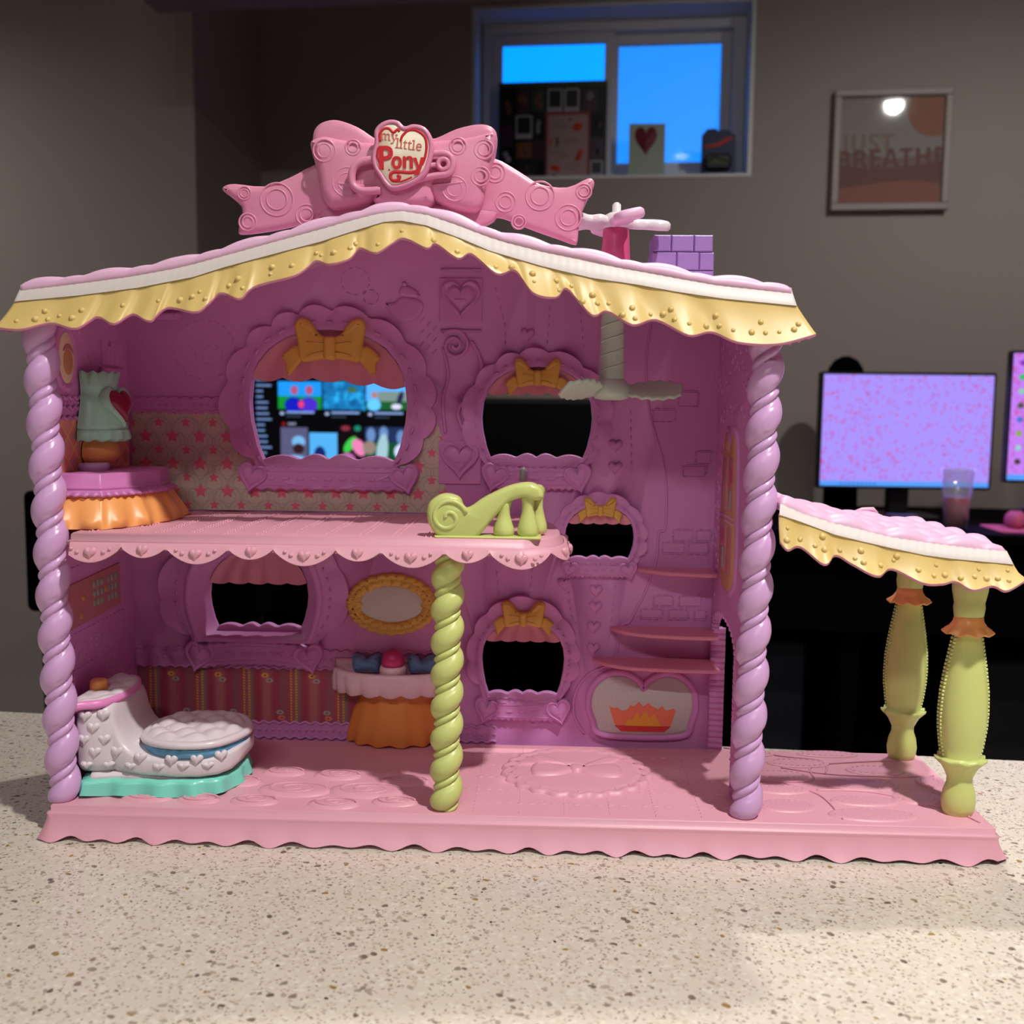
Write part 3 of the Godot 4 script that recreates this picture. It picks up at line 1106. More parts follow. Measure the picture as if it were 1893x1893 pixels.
	slab(st, pts([0, 0, 0.112, 0, 0.112, 0.135, 0.085, 0.152, 0.055, 0.150, 0.045, 0.158, 0.018, 0.156, 0.0, 0.135]), 0.0, 0.004, 0.0005)
	put(st, "backing_card", m("pack_blue"), p)
	st = begin()
	pillow(st, curve(pts([0.008, 0.100, 0.03, 0.105, 0.06, 0.113, 0.085, 0.128, 0.106, 0.126, 0.09, 0.117, 0.07, 0.104, 0.04, 0.096, 0.02, 0.095])), [[0.0, 0.004], [0.001, 0.0055]])
	put(st, "flame_band", m("card_orange"), p)
	st = begin()
	slab(st, rrect(0.012, 0.02, 0.10, 0.07, 0.015), 0.004, 0.03, 0.006)
	var bl := put(st, "bubble", m("print_dark"), p)
	st = begin()
	pillow(st, curve(pts([0.02, 0.036, 0.09, 0.036, 0.088, 0.048, 0.07, 0.052, 0.058, 0.06, 0.04, 0.06, 0.03, 0.05, 0.02, 0.048])), [[0.0, 0.03], [0.002, 0.033]])
	put(st, "toy_car", m("print_olive"), bl)
	K = 0.001

func wall_picture():
	var t := thing("picture_frame", "square framed print of orange dunes and a sun on the wall right of the window", "picture", room(Vector3(1.032, 0.953, WALL_Z + 0.004)))
	K = 1.0
	var w := 0.370
	var h := 0.383
	var f := 0.022
	var st := begin()
	for q in [[0.0, 0.0, w, f], [0.0, h - f, w, h], [0.0, f, f, h - f], [w - f, f, w, h - f]]:
		box(st, Vector3(q[0], q[1], 0.0), Vector3(q[2], q[3], 0.028), 0.003)
	put(st, "frame", m("frame_grey"), t)
	st = begin()
	box(st, Vector3(f, f, 0.0), Vector3(w - f, h - f, 0.012))
	var pr := put(st, "print", m("paper_grey"), t)
	var shapes := [
		["sun", "sun_orange", Geometry2D.intersect_polygons(ell(0.315, 0.318, 0.082, 0.085, 40), pts([f, f, w - f, f, w - f, h - f, f, h - f]))[0], 0.0125],
		["far_dune", "dune_tan", curve(pts([f, 0.03, w - f, 0.03, w - f, 0.20, 0.28, 0.175, 0.19, 0.165, 0.10, 0.185, f, 0.19]), true, 1), 0.0124],
		["dark_dune", "dune_dark", pts([f, 0.03, w - f, 0.03, w - f, 0.158, 0.30, 0.150, 0.25, 0.142, 0.19, 0.136, 0.12, 0.134, 0.07, 0.140, f, 0.150]), 0.0128],
		["near_dune", "dune_rust", pts([f, f, w - f, f, w - f, 0.082, 0.31, 0.090, 0.24, 0.095, 0.16, 0.092, 0.09, 0.082, f, 0.072]), 0.0132]]
	for s in shapes:
		st = begin()
		pillow(st, s[2], [[0.0, 0.012], [0.0, s[3]]], false, true)
		put(st, s[0], m(s[1]), pr)
	text("JUST", 0.078, Vector3(0.112, 0.215, 0.0124), m("letter_tan"), pr, "lettering", false, 0.0012, 0.0, 800)
	text("BREATHE", 0.082, Vector3(0.186, 0.166, 0.0128), m("dune_dark"), pr, "lettering", false, 0.0012, 0.03, 800)
	st = begin()
	box(st, Vector3(f, f, 0.018), Vector3(w - f, h - f, 0.020))
	put(st, "glazing", m("picture_glass"), t)
	K = 0.001

# ---------------------------------------------------------------- the toy house (millimetres)
const ROOF := [-7, 360, 30, 365, 59, 369, 93, 375, 132, 385, 157, 392, 179, 398, 201, 404, 218, 408, 235, 410, 251, 408, 267, 403, 284, 397, 300, 392, 322, 387, 344, 383, 372, 377, 401, 372, 429, 367, 476, 362]
const TRIM := [-10, 351, 31, 355, 69, 360, 105, 367, 124, 373, 158, 382, 185, 389, 207, 396, 224, 401, 235, 402, 251, 399, 273, 391, 290, 384, 322, 375, 353, 368, 382, 364, 405, 360, 434, 356, 479, 352]
const HEM := [-19, 334, -2, 333, 15, 337, 34, 334, 44, 341, 58, 337, 67, 343, 81, 339, 89, 347, 111, 345, 122, 356, 137, 353, 146, 361, 171, 367, 182, 376, 192, 374, 204, 377, 210, 384, 222, 381, 236, 390, 252, 384, 257, 387, 271, 378, 279, 381, 295, 369, 306, 371, 317, 358, 331, 355, 338, 360, 353, 345, 363, 347, 378, 339, 393, 342, 412, 333, 427, 335, 442, 329, 466, 328, 490, 334]
const BEADS := [318, 363, 331, 365, 333, 360, 340, 362, 353, 356, 348, 353, 357, 350, 364, 351, 373, 345, 378, 349, 380, 343, 388, 346, 397, 346, 402, 349, 404, 343, 413, 339, 424, 339, 430, 344, 433, 339, 440, 336, 451, 336, 455, 340, 459, 334, 468, 334, 479, 336, 481, 341, -5, 338, 6, 340, 10, 345, 13, 340, 20, 342, 30, 340, 35, 346, 60, 349, 83, 352, 97, 351, 106, 352, 114, 352, 109, 358, 133, 364, 129, 360, 137, 359, 155, 367, 157, 373, 168, 373, 182, 381, 186, 380, 195, 380, 207, 387, 221, 386, 236, 395, 255, 389, 270, 381, 294, 372, 317, 369, 303, 373, 204, 383]
const PORCH := [474, 229, 488, 223, 508, 217, 526, 213, 543, 209, 564, 206, 590, 203, 616, 201]
const PORCH_TRIM := [473, 223, 486, 219, 508, 211, 525, 207, 544, 203, 564, 199, 581, 197, 619, 194]
const PORCH_HEM := [473, 206, 477, 202, 486, 203, 499, 194, 508, 198, 518, 193, 532, 187, 543, 190, 560, 183, 573, 182, 582, 183, 591, 179, 604, 181, 611, 179, 624, 184]
const PORCH_BEADS := [478, 214, 477, 208, 487, 207, 495, 203, 499, 208, 501, 201, 511, 201, 520, 196, 523, 201, 525, 194, 536, 192, 544, 194, 548, 197, 558, 190, 568, 187, 571, 192, 575, 187, 585, 185, 594, 185, 597, 189, 601, 185, 608, 184, 615, 185, 615, 190]
const DEEP := 149.0
# toy windows: centre x, y, half width, where the valance ends, hole bottom, ruffle top, bow y offset, bow half width, hearts y, hearts half spread, heart size
const WINDOWS := [
	[157.0, 287.0, 61.0, 0.36, -0.74, 1.24, 0.75, 39.0, -0.93, 0.99, 24.0],
	[319.0, 278.0, 42.5, 0.50, -0.73, 1.27, 0.78, 25.5, -1.06, 0.77, 23.0],
	[369.0, 186.0, 26.8, 0.50, -0.60, 1.38, 0.88, 18.0, -0.90, 0.87, 15.0],
	[310.5, 88.0, 32.5, 0.53, -0.86, 1.60, 1.10, 24.5, -1.24, 0.90, 21.0],
	[96.0, 133.0, 40.0, 0.31, -0.66, 1.66, 0.0, 0.0, -1.17, 1.12, 25.0]]

func part(st: SurfaceTool, called: String, mat: String, parent: Node, label := "") -> MeshInstance3D:
	return put(st, called, m(mat), parent, label)

func hole(w: Array, k := 1.0, bottom := 0.0) -> PackedVector2Array:
	var s: float = w[2] * k
	var b: float = (w[4] if bottom == 0.0 else bottom)
	var o := PackedVector2Array()
	for q in [[0.82, b], [0.91, b * 0.68], [0.98, b * 0.25], [1.0, 0.05], [0.97, 0.33], [0.88, 0.56], [0.73, 0.74], [0.52, 0.87], [0.27, 0.94], [0.0, 0.96]]:
		o.append(Vector2(w[0] + q[0] * s, w[1] + q[1] * s))
	for i in range(8, -1, -1):
		var p := o[i]
		o.append(Vector2(2 * w[0] - p.x, p.y))
	return o

# the ridge of the roof climbs a little towards the back
func lift(x: float, z: float) -> float:
	return 12.0 * exp(-pow((x - 232.0) / 130.0, 2.0)) * clampf(1.0 - z / 140.0, 0.0, 1.0)

func polar(poly: PackedVector2Array, c: Vector2, a: float) -> float:
	var d := Vector2(cos(a), sin(a))
	var best := 0.0
	for i in poly.size():
		var hit = Geometry2D.segment_intersects_segment(c, c + d * 1000.0, poly[i], poly[(i + 1) % poly.size()])
		if hit != null:
			best = maxf(best, c.distance_to(hit))
	return best

func toy_house():
	house = Node3D.new()
	house.name = "toy_house"
	add_child(house)
	tag(house, "pink and purple toy house with yellow ruffled eaves and a porch on the countertop", "dollhouse")
	house_floor()
	house_back_wall()
	side_wall_left()
	side_wall_right()
	upper_storey()
	columns()
	porch()
	roof()
	roof_bow()
	chimney_and_fan()
	washstand()

func house_floor():
	var st := begin()
	# base slab with a lip
	var poly := rrect(0, 6, 620, DEEP, 2.0, 3)
	for i in poly.size():
		poly[i].y = -poly[i].y
	facing_up(0)
	pillow(st, poly, [[3.0, 5.0], [-1.5, 16.5], [-1.0, 17.5], [1.2, 18.0], [1.0, 21.3], [2.0, 22.0]])
	straight()
	var f := part(st, "floor_base", "floor_pink", house)
	# wavy skirt round the base
	st = begin()
	var ring := PackedVector2Array()
	var n := 520
	for i in n:
		var d := 1538.0 * i / n
		if d < 620: ring.append(Vector2(d, DEEP))
		elif d < 620 + 149: ring.append(Vector2(620, DEEP - (d - 620)))
		elif d < 1389: ring.append(Vector2(620 - (d - 769), 0))
		else: ring.append(Vector2(0, d - 1389))
	var rows := []
	var mid := Vector2(310, DEEP / 2)
	for k in 6:
		var t := k / 5.0
		var row := PackedVector3Array()
		for i in n:
			var d := 1538.0 * i / n
			var wave := sin(d * TAU / 24.6 + 1.7 * sin(d / 61.0)) * 0.6 + 0.4 * sin(d * TAU / 37.0 + 1.0)
			var p := ring[i]
			var out := Vector2(clampf((p.x - 310) / 8.0, -37, 37), clampf((p.y - mid.y) / 3.0, -30, 30))
			var nrm := Vector2(signf(p.x - 310) if absf(p.x - 310) > 309 else 0.0, signf(p.y - mid.y) if absf(p.y - mid.y) > 73.5 else 0.0).normalized()
			var e := 0.3 + 6.5 * pow(t, 1.6) + wave * 2.0 * t * t
			row.append(Vector3(p.x + nrm.x * e, lerpf(17.0, 2.1 - wave * 1.9, t), p.y + nrm.y * e))
		rows.append(row)
	grid(st, rows, true, true)
	part(st, "wavy_skirt", "floor_pink", f)
	# sewn square tiles in the room on the right
	st = begin()
	facing_up(22.0)
	for x in [282.0, 312.0, 342.0, 372.0, 402.0, 432.0]:
		var z0 := 12.0
		stitch(st, pts([x, -z0, x + (x - 350) * 0.0, -143]), 0.0, 3.0, 2.4, 0.9, 0.5)
	for z in [30.0, 54.0, 78.0, 102.0, 126.0]:
		stitch(st, pts([272, -z, 452, -z]), 0.0, 4.5, 3.2, 0.9, 0.5)
	stuff(part(st, "tile_stitching", "floor_pink", f))
	# raised oval rug with a bow on it
	st = begin()
	pillow(st, ell(352, -66, 52, 46, 150, 22, 0.07), [[-0.4, -0.2], [0.8, 2.4], [3.0, 2.8], [5.0, 1.6], [7.0, 1.6], [8.5, 2.3]])
	var rug := part(st, "oval_rug", "floor_pink", f)
	st = begin()
	for s in [-1, 1]:
		pillow(st, curve(pts([352, -66, 352 + s * 12, -78, 352 + s * 30, -80, 352 + s * 34, -66, 352 + s * 28, -54, 352 + s * 12, -58])), [[0, 1.5], [1.0, 3.6], [4, 4.4]])
		pillow(st, curve(pts([352 + s * 4, -62, 352 + s * 26, -52, 352 + s * 34, -40, 352 + s * 24, -38, 352 + s * 10, -50])), [[0, 1.5], [1.0, 3.0], [3, 3.4]])
	pillow(st, ell(352, -66, 6, 7, 20), [[0, 1.5], [1.2, 5.0], [3, 5.6]])
	straight()
	part(st, "rug_bow", "floor_pink", rug)
	# scrolled clouds on the left
	for q in [[156.0, 113.0, 26.0], [206.0, 112.0, 27.0], [110.0, 100.0, 20.0], [60.0, 132.0, 18.0], [134.0, 134.0, 17.0], [188.0, 136.0, 18.0], [228.0, 130.0, 16.0], [96.0, 134.0, 15.0], [180.0, 84.0, 18.0], [230.0, 92.0, 18.0], [140.0, 80.0, 16.0], [40.0, 110.0, 15.0]]:
		st = begin()
		facing_up(22.0)
		var b: float = q[2]
		pillow(st, ell(q[0], -q[1], b, b * 0.5, 40), [[0, -0.2], [1.6, 1.6], [5.0, 2.2]])
		var line := PackedVector2Array()
		for k in 44:
			var a := k * 0.33
			var rr := b * 0.86 * (1.0 - k / 46.0)
			line.append(Vector2(q[0] + cos(a) * rr, -q[1] + sin(a) * rr * 0.5))
		ridge(st, line, 2.1, 0.8)
		straight()
		part(st, "cloud_scroll", "floor_pink", f)
	# stepping stones with sewn edges on the porch
	for q in [[492.0, 120.0, 20.0, 11.0], [546.0, 132.0, 30.0, 11.0], [548.0, 108.0, 24.0, 9.0], [496.0, 90.0, 19.0, 9.0], [586.0, 100.0, 17.0, 12.0], [500.0, 62.0, 22.0, 10.0], [556.0, 78.0, 26.0, 11.0], [520.0, 36.0, 24.0, 10.0], [574.0, 48.0, 22.0, 11.0], [490.0, 16.0, 18.0, 8.0], [548.0, 14.0, 24.0, 8.0], [606.0, 70.0, 10.0, 12.0]]:
		st = begin()
		facing_up(22.0)
		pillow(st, ell(q[0], -q[1], q[2], q[3], 36), [[0, -0.2], [0.7, 0.9], [1.6, 1.1]])
		stitch(st, ell(q[0], -q[1], q[2] - 4.0, q[3] - 3.0, 36), 1.0, 2.4, 2.0, 0.7, 0.5)
		straight()
		part(st, "stepping_stone", "floor_pink", f)
	st = begin()
	facing_up(22.0)
	for q in [[470, -30, 500, -76, 520, -100, 524, -140], [520, -90, 560, -92, 600, -120, 612, -140], [505, -46, 540, -58, 590, -60, 614, -56], [470, -74, 520, -72, 532, -40, 600, -24], [535, -58, 540, -30, 510, -20, 470, -4]]:
		ridge(st, curve(pts(q), false, 8), 0.4, 0.8)
	straight()
	part(st, "vine_relief", "floor_pink", f)

func house_back_wall():
	# panel with five window openings, cut in upright strips through the openings
	var roofline := pts(ROOF)
	var outer := PackedVector2Array([Vector2(-2, 16), Vector2(459, 16)])
	for i in range(46, -1, -1):
		var x := -2.0 + 461.0 * i / 46.0
		outer.append(Vector2(x, along(roofline, x) + lift(x, 0.0) - 3.5))
	var holes := []
	for w in WINDOWS:
		holes.append(ccw(hole(w, 1.3 if w[2] == 40.0 else 1.0)))
	var st := begin()
	var cuts := [-2.0, 96.0, 157.0, 310.5, 319.0, 369.0, 459.0]
	for i in cuts.size() - 1:
		var strip := PackedVector2Array([Vector2(cuts[i], 0), Vector2(cuts[i + 1], 0), Vector2(cuts[i + 1], 500), Vector2(cuts[i], 500)])
		var left := Geometry2D.intersect_polygons(outer, strip)
		for h in holes:
			var next: Array[PackedVector2Array] = []
			for p in left:
				next.append_array(Geometry2D.clip_polygons(p, h))
			left = next
		for p in left:
			if Geometry2D.is_polygon_clockwise(p) and left.size() > 1 and false:
				continue
			flat(st, p, 0.0)
			flat(st, p, -4.0, false)
	st.set_smooth_group(-1)
	grid(st, [on_z(ccw(outer), -4.0), on_z(ccw(outer), 0.0)], true)
	st.set_smooth_group(0)
	for h in holes:
		grid(st, [on_z(h, -4.0), on_z(h, 0.0)], true, true)
	var wall := part(st, "back_wall", "purple", house)
	for i in WINDOWS.size():
		toy_window(WINDOWS[i], wall, i == 4)
	wall_decor(wall)

func toy_window(w: Array, wall: Node, bay: bool):
	var cx: float = w[0]
	var cy: float = w[1]
	var s: float = w[2]
	var c := Vector2(cx, cy)
	var inner := hole(w, 1.36 if bay else 1.0)
	# ruffled surround
	var n := 160
	var rows := [PackedVector3Array(), PackedVector3Array(), PackedVector3Array(), PackedVector3Array(), PackedVector3Array(), PackedVector3Array()]
	var out_w := 1.9 if bay else 1.36
	var top: float = w[5]
	var folds := 17.0 if s > 50 else 14.0
	var dashes := begin()
	var dash_line := PackedVector2Array()
	for j in n:
		var a := TAU * j / n
		var r0 := polar(inner, c, a)
		var vy := top if sin(a) > 0 else 1.02
		var r1 := s / sqrt(pow(cos(a) / out_w, 2.0) + pow(sin(a) / vy, 2.0))
		r1 = maxf(r1, r0 + 4.0)
		var wav := absf(sin(folds * a * 0.5 + 0.5 * sin(a * 3.0)))
		r1 += s * 0.085 * (pow(wav, 0.7) - 0.5)
		var d := Vector2(cos(a), sin(a))
		var span := r1 - r0
		var zz := [0.0, 3.6, 4.2, 2.4, 1.6 + 4.2 * wav, -0.2]
		var tt := [0.0, 0.03, 0.26, 0.42, 0.985, 1.0]
		for k in 6:
			var p: Vector2 = c + d * (r0 + span * tt[k])
			rows[k].append(Vector3(p.x, p.y, zz[k]))
		dash_line.append(c + d * (r0 + span * 0.34))
	rows.reverse()
	var st := begin()
	st.set_smooth_group(1)
	grid(st, [rows[0], rows[1]], true)
	st.set_smooth_group(2)
	grid(st, [rows[4], rows[5]], true)
	st.set_smooth_group(0)
	grid(st, rows.slice(1, 5), true)
	var fr := begin()
	fr = st
	stitch(fr, dash_line, 3.0, s * 0.10, s * 0.11, s * 0.042, 1.5)
	part(fr, "window_ruffle", "purple", wall)
	# bay window: a hoop that narrows towards the opening at the back
	if bay:
		st = begin()
		var hoop := []
		for q in [[1.40, 3.0], [1.38, 5.5], [1.30, 6.0], [1.24, 4.0], [1.02, -14.0], [1.0, -14.5], [1.0, -16.0]]:
			hoop.append(on_z(ccw(hole(w, q[0], -0.66 if q[0] < 1.2 else -0.60)), q[1]))
		grid(st, hoop, true)
		part(st, "window_hoop", "purple", wall)
	var zb := -15.0 if bay else 0.0
	# pleated valance across the top of the opening
	var edge := PackedVector2Array()
	st = begin()
	var m_rows := []
	var arch := hole(w, 1.02)
	for k in 7:
		var t := k / 6.0
		var row := PackedVector3Array()
		for j in 41:
			var u := -1.0 + 2.0 * j / 40.0
			var low: float = w[3] - 0.05 * absf(sin((u + 1.0) * PI * 2.5)) - (0.10 * maxf(u, 0.0) if s > 50 else 0.0)
			var half := 1.0
			var yy := lerpf(low, 0.96, t)
			# width of the arch at this height
			var xw := 1.0 * sqrt(maxf(0.0, 1.0 - pow(clampf((yy - 0.05) / 0.93, 0.0, 1.0), 2.4)))
			var x := u * maxf(xw, 0.02) * half
			row.append(Vector3(cx + x * s, cy + yy * s, zb + 1.2 + s * 0.06 * (1.0 - t) * (0.5 + 0.5 * cos((u + 1.0) * PI * 5.0)) - s * 0.03 * t))
		m_rows.append(row)
	grid(st, m_rows)
	for k in m_rows.size():
		for j in m_rows[k].size():
			m_rows[k][j].z -= 1.6
	grid(st, m_rows, false, true)
	part(st, "valance", "valance_pink", wall)
	# scalloped sill along the bottom of the opening
	st = begin()
	var b: float = w[4]
	var sill := PackedVector2Array()
	for j in 49:
		var u := -0.84 + 1.68 * j / 48.0
		sill.append(Vector2(cx + u * s, cy + (b + 0.02 + 0.07 * absf(sin((u + 0.84) * PI / 1.68 * 4.0 + 0.4 * sin(u * 5.0))) + 0.05 * (1.0 - u * u)) * s))
	sill.append(Vector2(cx + 0.86 * s, cy + (b - 0.12) * s))
	sill.append(Vector2(cx - 0.86 * s, cy + (b - 0.12) * s))
	pillow(st, sill, [[0.5, zb - 3.0], [0.0, zb - 2.5], [0.0, zb + 2.2], [0.8, zb + 3.4]], true)
	part(st, "scalloped_sill", "purple", wall)
	# sash board with its two heart buttons
	var hy: float = cy + w[8] * s
	var hx: float = w[9] * s
	var hs: float = w[10]
	st = begin()
	var lace := PackedVector2Array()
	var bow_up := 0.10 if bay else 0.0
	for j in 41:
		var u := -1.0 + 2.0 * j / 40.0
		lace.append(Vector2(cx + u * hx, hy + hs * 0.42 + bow_up * s * (1.0 - u * u) + 0.9 * sin(j * 1.9)))
	for j in range(40, -1, -1):
		var u := -1.0 + 2.0 * j / 40.0
		lace.append(Vector2(cx + u * hx, hy - hs * 0.36 + bow_up * s * (1.0 - u * u) + 0.9 * sin(j * 1.9)))
	pillow(st, lace, [[-0.2, -0.2], [0.5, 4.0], [1.6, 4.6]])
	for q in [0.26, 0.02, -0.20]:
		var line := PackedVector2Array()
		for j in 21:
			var u := -0.8 + 1.6 * j / 20.0
			line.append(Vector2(cx + u * hx, hy + hs * q + bow_up * s * (1.0 - u * u)))
		if q == 0.02:
			stitch(st, line, 4.5, hs * 0.30, hs * 0.18, hs * 0.12, 0.8)
		else:
			ridge(st, line, 4.5, 0.55)
	part(st, "lace_board", "purple", wall)
	for sd in [-1, 1]:
		st = begin()
		var tilt: float = 0.25 * sd
		var hp := Vector2(cx + sd * hx, hy)
		puff(st, heart(hp.x, hp.y, hs, hs * 1.02, tilt), [[1.02, -0.2], [0.99, 4.4], [0.94, 5.8], [0.86, 6.2], [0.78, 5.8], [0.72, 5.0], [0.68, 5.0], [0.60, 6.0], [0.4, 6.6]])
		stitch(st, pts([hp.x - hs * 0.12, hp.y - hs * 0.02 * sd, hp.x + hs * 0.12, hp.y + hs * 0.06 * sd]), 6.1, hs * 0.24, 2.0, 1.0, 0.8)
		part(st, "heart_button", "purple", wall)
	if w[7] > 0.0:
		bow(Vector3(cx + (2.5 if s > 50 else 0.0), cy + w[6] * s, 3.0), w[7], wall)

func bow(c: Vector3, k: float, wall: Node):
	# drawn for a half width of 1
	var st := begin()
	var z := c.z
	for s in [-1.0, 1.0]:
		var tail := pts([0.42, -0.10, 0.66, 0.02, 0.80, -0.02, 0.98, -0.20, 0.90, -0.30, 0.88, -0.55, 0.76, -0.50, 0.58, -0.28, 0.46, -0.28])
		var loop := pts([0.06, 0.16, 0.20, 0.24, 0.36, 0.46, 0.52, 0.56, 0.66, 0.52, 0.70, 0.36, 0.65, 0.10, 0.62, -0.20, 0.54, -0.30, 0.38, -0.28, 0.20, -0.24, 0.08, -0.20])
		var fold := pts([0.22, 0.20, 0.38, 0.40, 0.53, 0.49, 0.62, 0.43, 0.48, 0.33, 0.34, 0.22])
		for p in [[tail, 3.0, 0.0], [loop, 6.0, 0.0], [fold, 1.4, 4.6]]:
			var q := PackedVector2Array()
			for v in p[0]:
				q.append(Vector2(c.x + v.x * s * k, c.y + v.y * k))
			var h: float = p[1] * sqrt(k / 45.0)
			pillow(st, curve(ccw(q), true, 3), [[0.0, z - 1.0 + p[2]], [0.0, z + h * 0.4 + p[2]], [k * 0.02, z + h * 0.8 + p[2]], [k * 0.055, z + h + p[2]]])
		for f in [0.05, -0.10]:   # creases running out of the knot
			tube(st, PackedVector3Array([Vector3(c.x + s * k * 0.12, c.y + f * k, z + 6.0 * sqrt(k / 45.0)), Vector3(c.x + s * k * 0.3, c.y + f * k * 1.4, z + 6.3 * sqrt(k / 45.0)), Vector3(c.x + s * k * 0.44, c.y + f * k * 1.9, z + 5.6 * sqrt(k / 45.0))]), k * 0.02, 6)
	pillow(st, rrect(c.x - 0.12 * k, c.y - 0.26 * k, c.x + 0.12 * k, c.y + 0.20 * k, 0.08 * k, 5), [[0.0, z], [0.0, z + 6.0 * sqrt(k / 45.0)], [k * 0.03, z + 8.0 * sqrt(k / 45.0)], [k * 0.07, z + 8.6 * sqrt(k / 45.0)]])
	part(st, "window_bow", "gold_bow", wall, "golden yellow bow")

func wall_decor(wall: Node):
	var st := begin()
	# papered panels; the ruffles of the windows overlap them
	uv0 = Vector2(1, 205)
	uvs = Vector2(43, 43)
	for p in Geometry2D.clip_polygons(pts([1, 205, 247, 205, 250, 220, 245, 240, 246, 262, 240, 282, 1, 282]), hole(WINDOWS[0])):
		pillow(st, p, [[0.0, 0.0], [0.0, 0.5]], false, true)
	part(st, "star_wallpaper", "star_paper", wall, "greyish wallpaper with pink stars")
	st = begin()
	uv0 = Vector2(-2, 30)
	uvs = Vector2(152, 48)
	pillow(st, pts([0, 34, 256, 34, 256, 78, 0, 78]), [[0.0, 0.0], [0.0, 0.5]], false, true)
	part(st, "striped_wallpaper", "stripe_paper", wall, "red striped wallpaper with gold stitched tapes")
	uv0 = Vector2.ZERO
	uvs = Vector2.ONE
	# lace borders above and below the papers
	for q in [[0.0, 80.0, 282.0, 292.0], [0.0, 256.0, 79.0, 93.0], [0.0, 290.0, 22.0, 34.0]]:
		st = begin()
		for e in [q[2], q[3]]:
			var line := PackedVector2Array()
			var x: float = q[0]
			while x <= q[1]:
				line.append(Vector2(x, e + 0.9 * sin(x * 0.75)))
				x += 1.5
			ridge(st, line, 1.0, 1.1)
		box(st, Vector3(q[0], q[2], -0.5), Vector3(q[1], q[3], 1.0), 0.2)
		var dots := pts([q[0], (q[2] + q[3]) / 2, q[1], (q[2] + q[3]) / 2])
		stitch(st, dots, 1.0, 3.2, 2.2, 2.4, 0.8)
		part(st, "lace_border", "purple", wall)
	# upright band of hearts and a scroll between the two upper windows
	st = begin()
	for q in [[243.0, 276.0, 353.0, 386.0], [243.0, 276.0, 228.0, 262.0]]:
		box(st, Vector3(q[0], q[2], -0.5), Vector3(q[1], q[3], 1.4), 0.5)
	var spiral := PackedVector2Array()
	for k in 60:
		var a := 2.4 - k * 0.2
		spiral.append(Vector2(255 + cos(a) * 12.0 * (1.0 - k / 66.0), 335 + sin(a) * 12.0 * (1.0 - k / 66.0)))
	var stem := curve(pts([268, 338, 276, 320, 270, 300, 258, 285, 262, 270]), false, 8)
	ridge(st, spiral, 1.2, 1.5)
	ridge(st, stem, 1.0, 1.6)
	ridge(st, curve(pts([246, 332, 250, 312, 246, 292, 248, 268]), false, 8), 0.8, 1.3)
	ridge(st, pts([244, 346, 275, 346]), 0.8, 1.1)
	ridge(st, pts([244, 392, 275, 392]), 0.8, 1.1)
	part(st, "scroll_band", "purple", wall)
	for q in [[259.5, 369.0], [259.5, 246.0]]:
		st = begin()
		puff(st, heart(q[0], q[1], 31, 30), [[1, 1.0], [0.97, 3.8], [0.90, 4.6], [0.82, 4.4], [0.77, 2.4], [0.66, 2.4], [0.60, 4.0], [0.5, 4.5]])
		stitch(st, pts([q[0] - 5, q[1], q[0] + 5, q[1]]), 4.5, 10, 3, 1.2, 0.8)
		part(st, "heart_relief", "purple", wall)
	for q in [[367.0, 145.0], [367.0, 132.0], [366.0, 116.0], [366.0, 99.0], [380.0, 259.0], [380.0, 242.0], [311.0, 343.0], [304.0, 161.0], [342.0, 150.0]]:
		st = begin()
		puff(st, heart(q[0], q[1], 11, 10.5), [[1.02, -0.1], [0.95, 1.2], [0.75, 2.2], [0.45, 2.7]])
		part(st, "heart_stud", "purple", wall)
	# sewn lines
	st = begin()
	for q in [[286, 379, 294, 349, 294, 335], [328, 372, 326, 336], [351, 361, 354, 334], [391, 287, 393, 238], [289, 160, 291, 140], [317, 163, 315, 140], [345, 151, 348, 126, 356, 112], [382, 150, 378, 108]]:
		stitch(st, pts(q), 0.0, 3.6, 3.0, 1.0, 0.8)
	for q in [[178, 383, 11.0], [60, 330, 24.0], [44, 325, 9.0], [66, 326, 8.0], [190, 371, 6.0]]:
		stitch(st, ell(q[0], q[1], q[2], q[2] * 0.95, 40), 0.0, 3.6, 2.6, 0.9, 0.7)
	for k in 9:
		stitch(st, pts([228 + (k % 3) * 5, 352 - k * 3, 231 + (k % 3) * 5, 356 - k * 3]), 0.0, 5, 2, 0.9, 0.7)
	stuff(part(st, "wall_stitching", "purple", wall))
	# little teapot-like bird relief
	st = begin()
	pillow(st, curve(pts([201, 366, 208, 367, 213, 371, 222, 371, 230, 367, 229, 359, 221, 353, 209, 355])), [[-0.2, -0.1], [0.6, 1.4], [2.5, 2.0]])
	pillow(st, curve(pts([212, 373, 214, 379, 221, 379, 228, 373, 222, 371])), [[-0.2, -0.1], [0.6, 1.6], [2.0, 2.2]])
	dome(st, Vector3(216, 381, 0), 2.2, 2.2)
	part(st, "bird_relief", "purple", wall)
	# chimney breast outline and its bricks
	st = begin()
	ridge(st, curve(pts([405, 352, 402, 328, 404, 297, 408, 276, 416, 250, 420, 225, 420, 196, 415, 192, 414, 172, 410, 158, 404, 141, 399, 132, 394, 121, 388, 117, 384, 94, 384, 76]), false, 5), 0.0, 1.1)
	ridge(st, curve(pts([360, 30, 352, 44, 352, 62, 362, 78, 376, 85]), false, 6), 0.0, 1.3)
	part(st, "chimney_outline", "purple", wall)
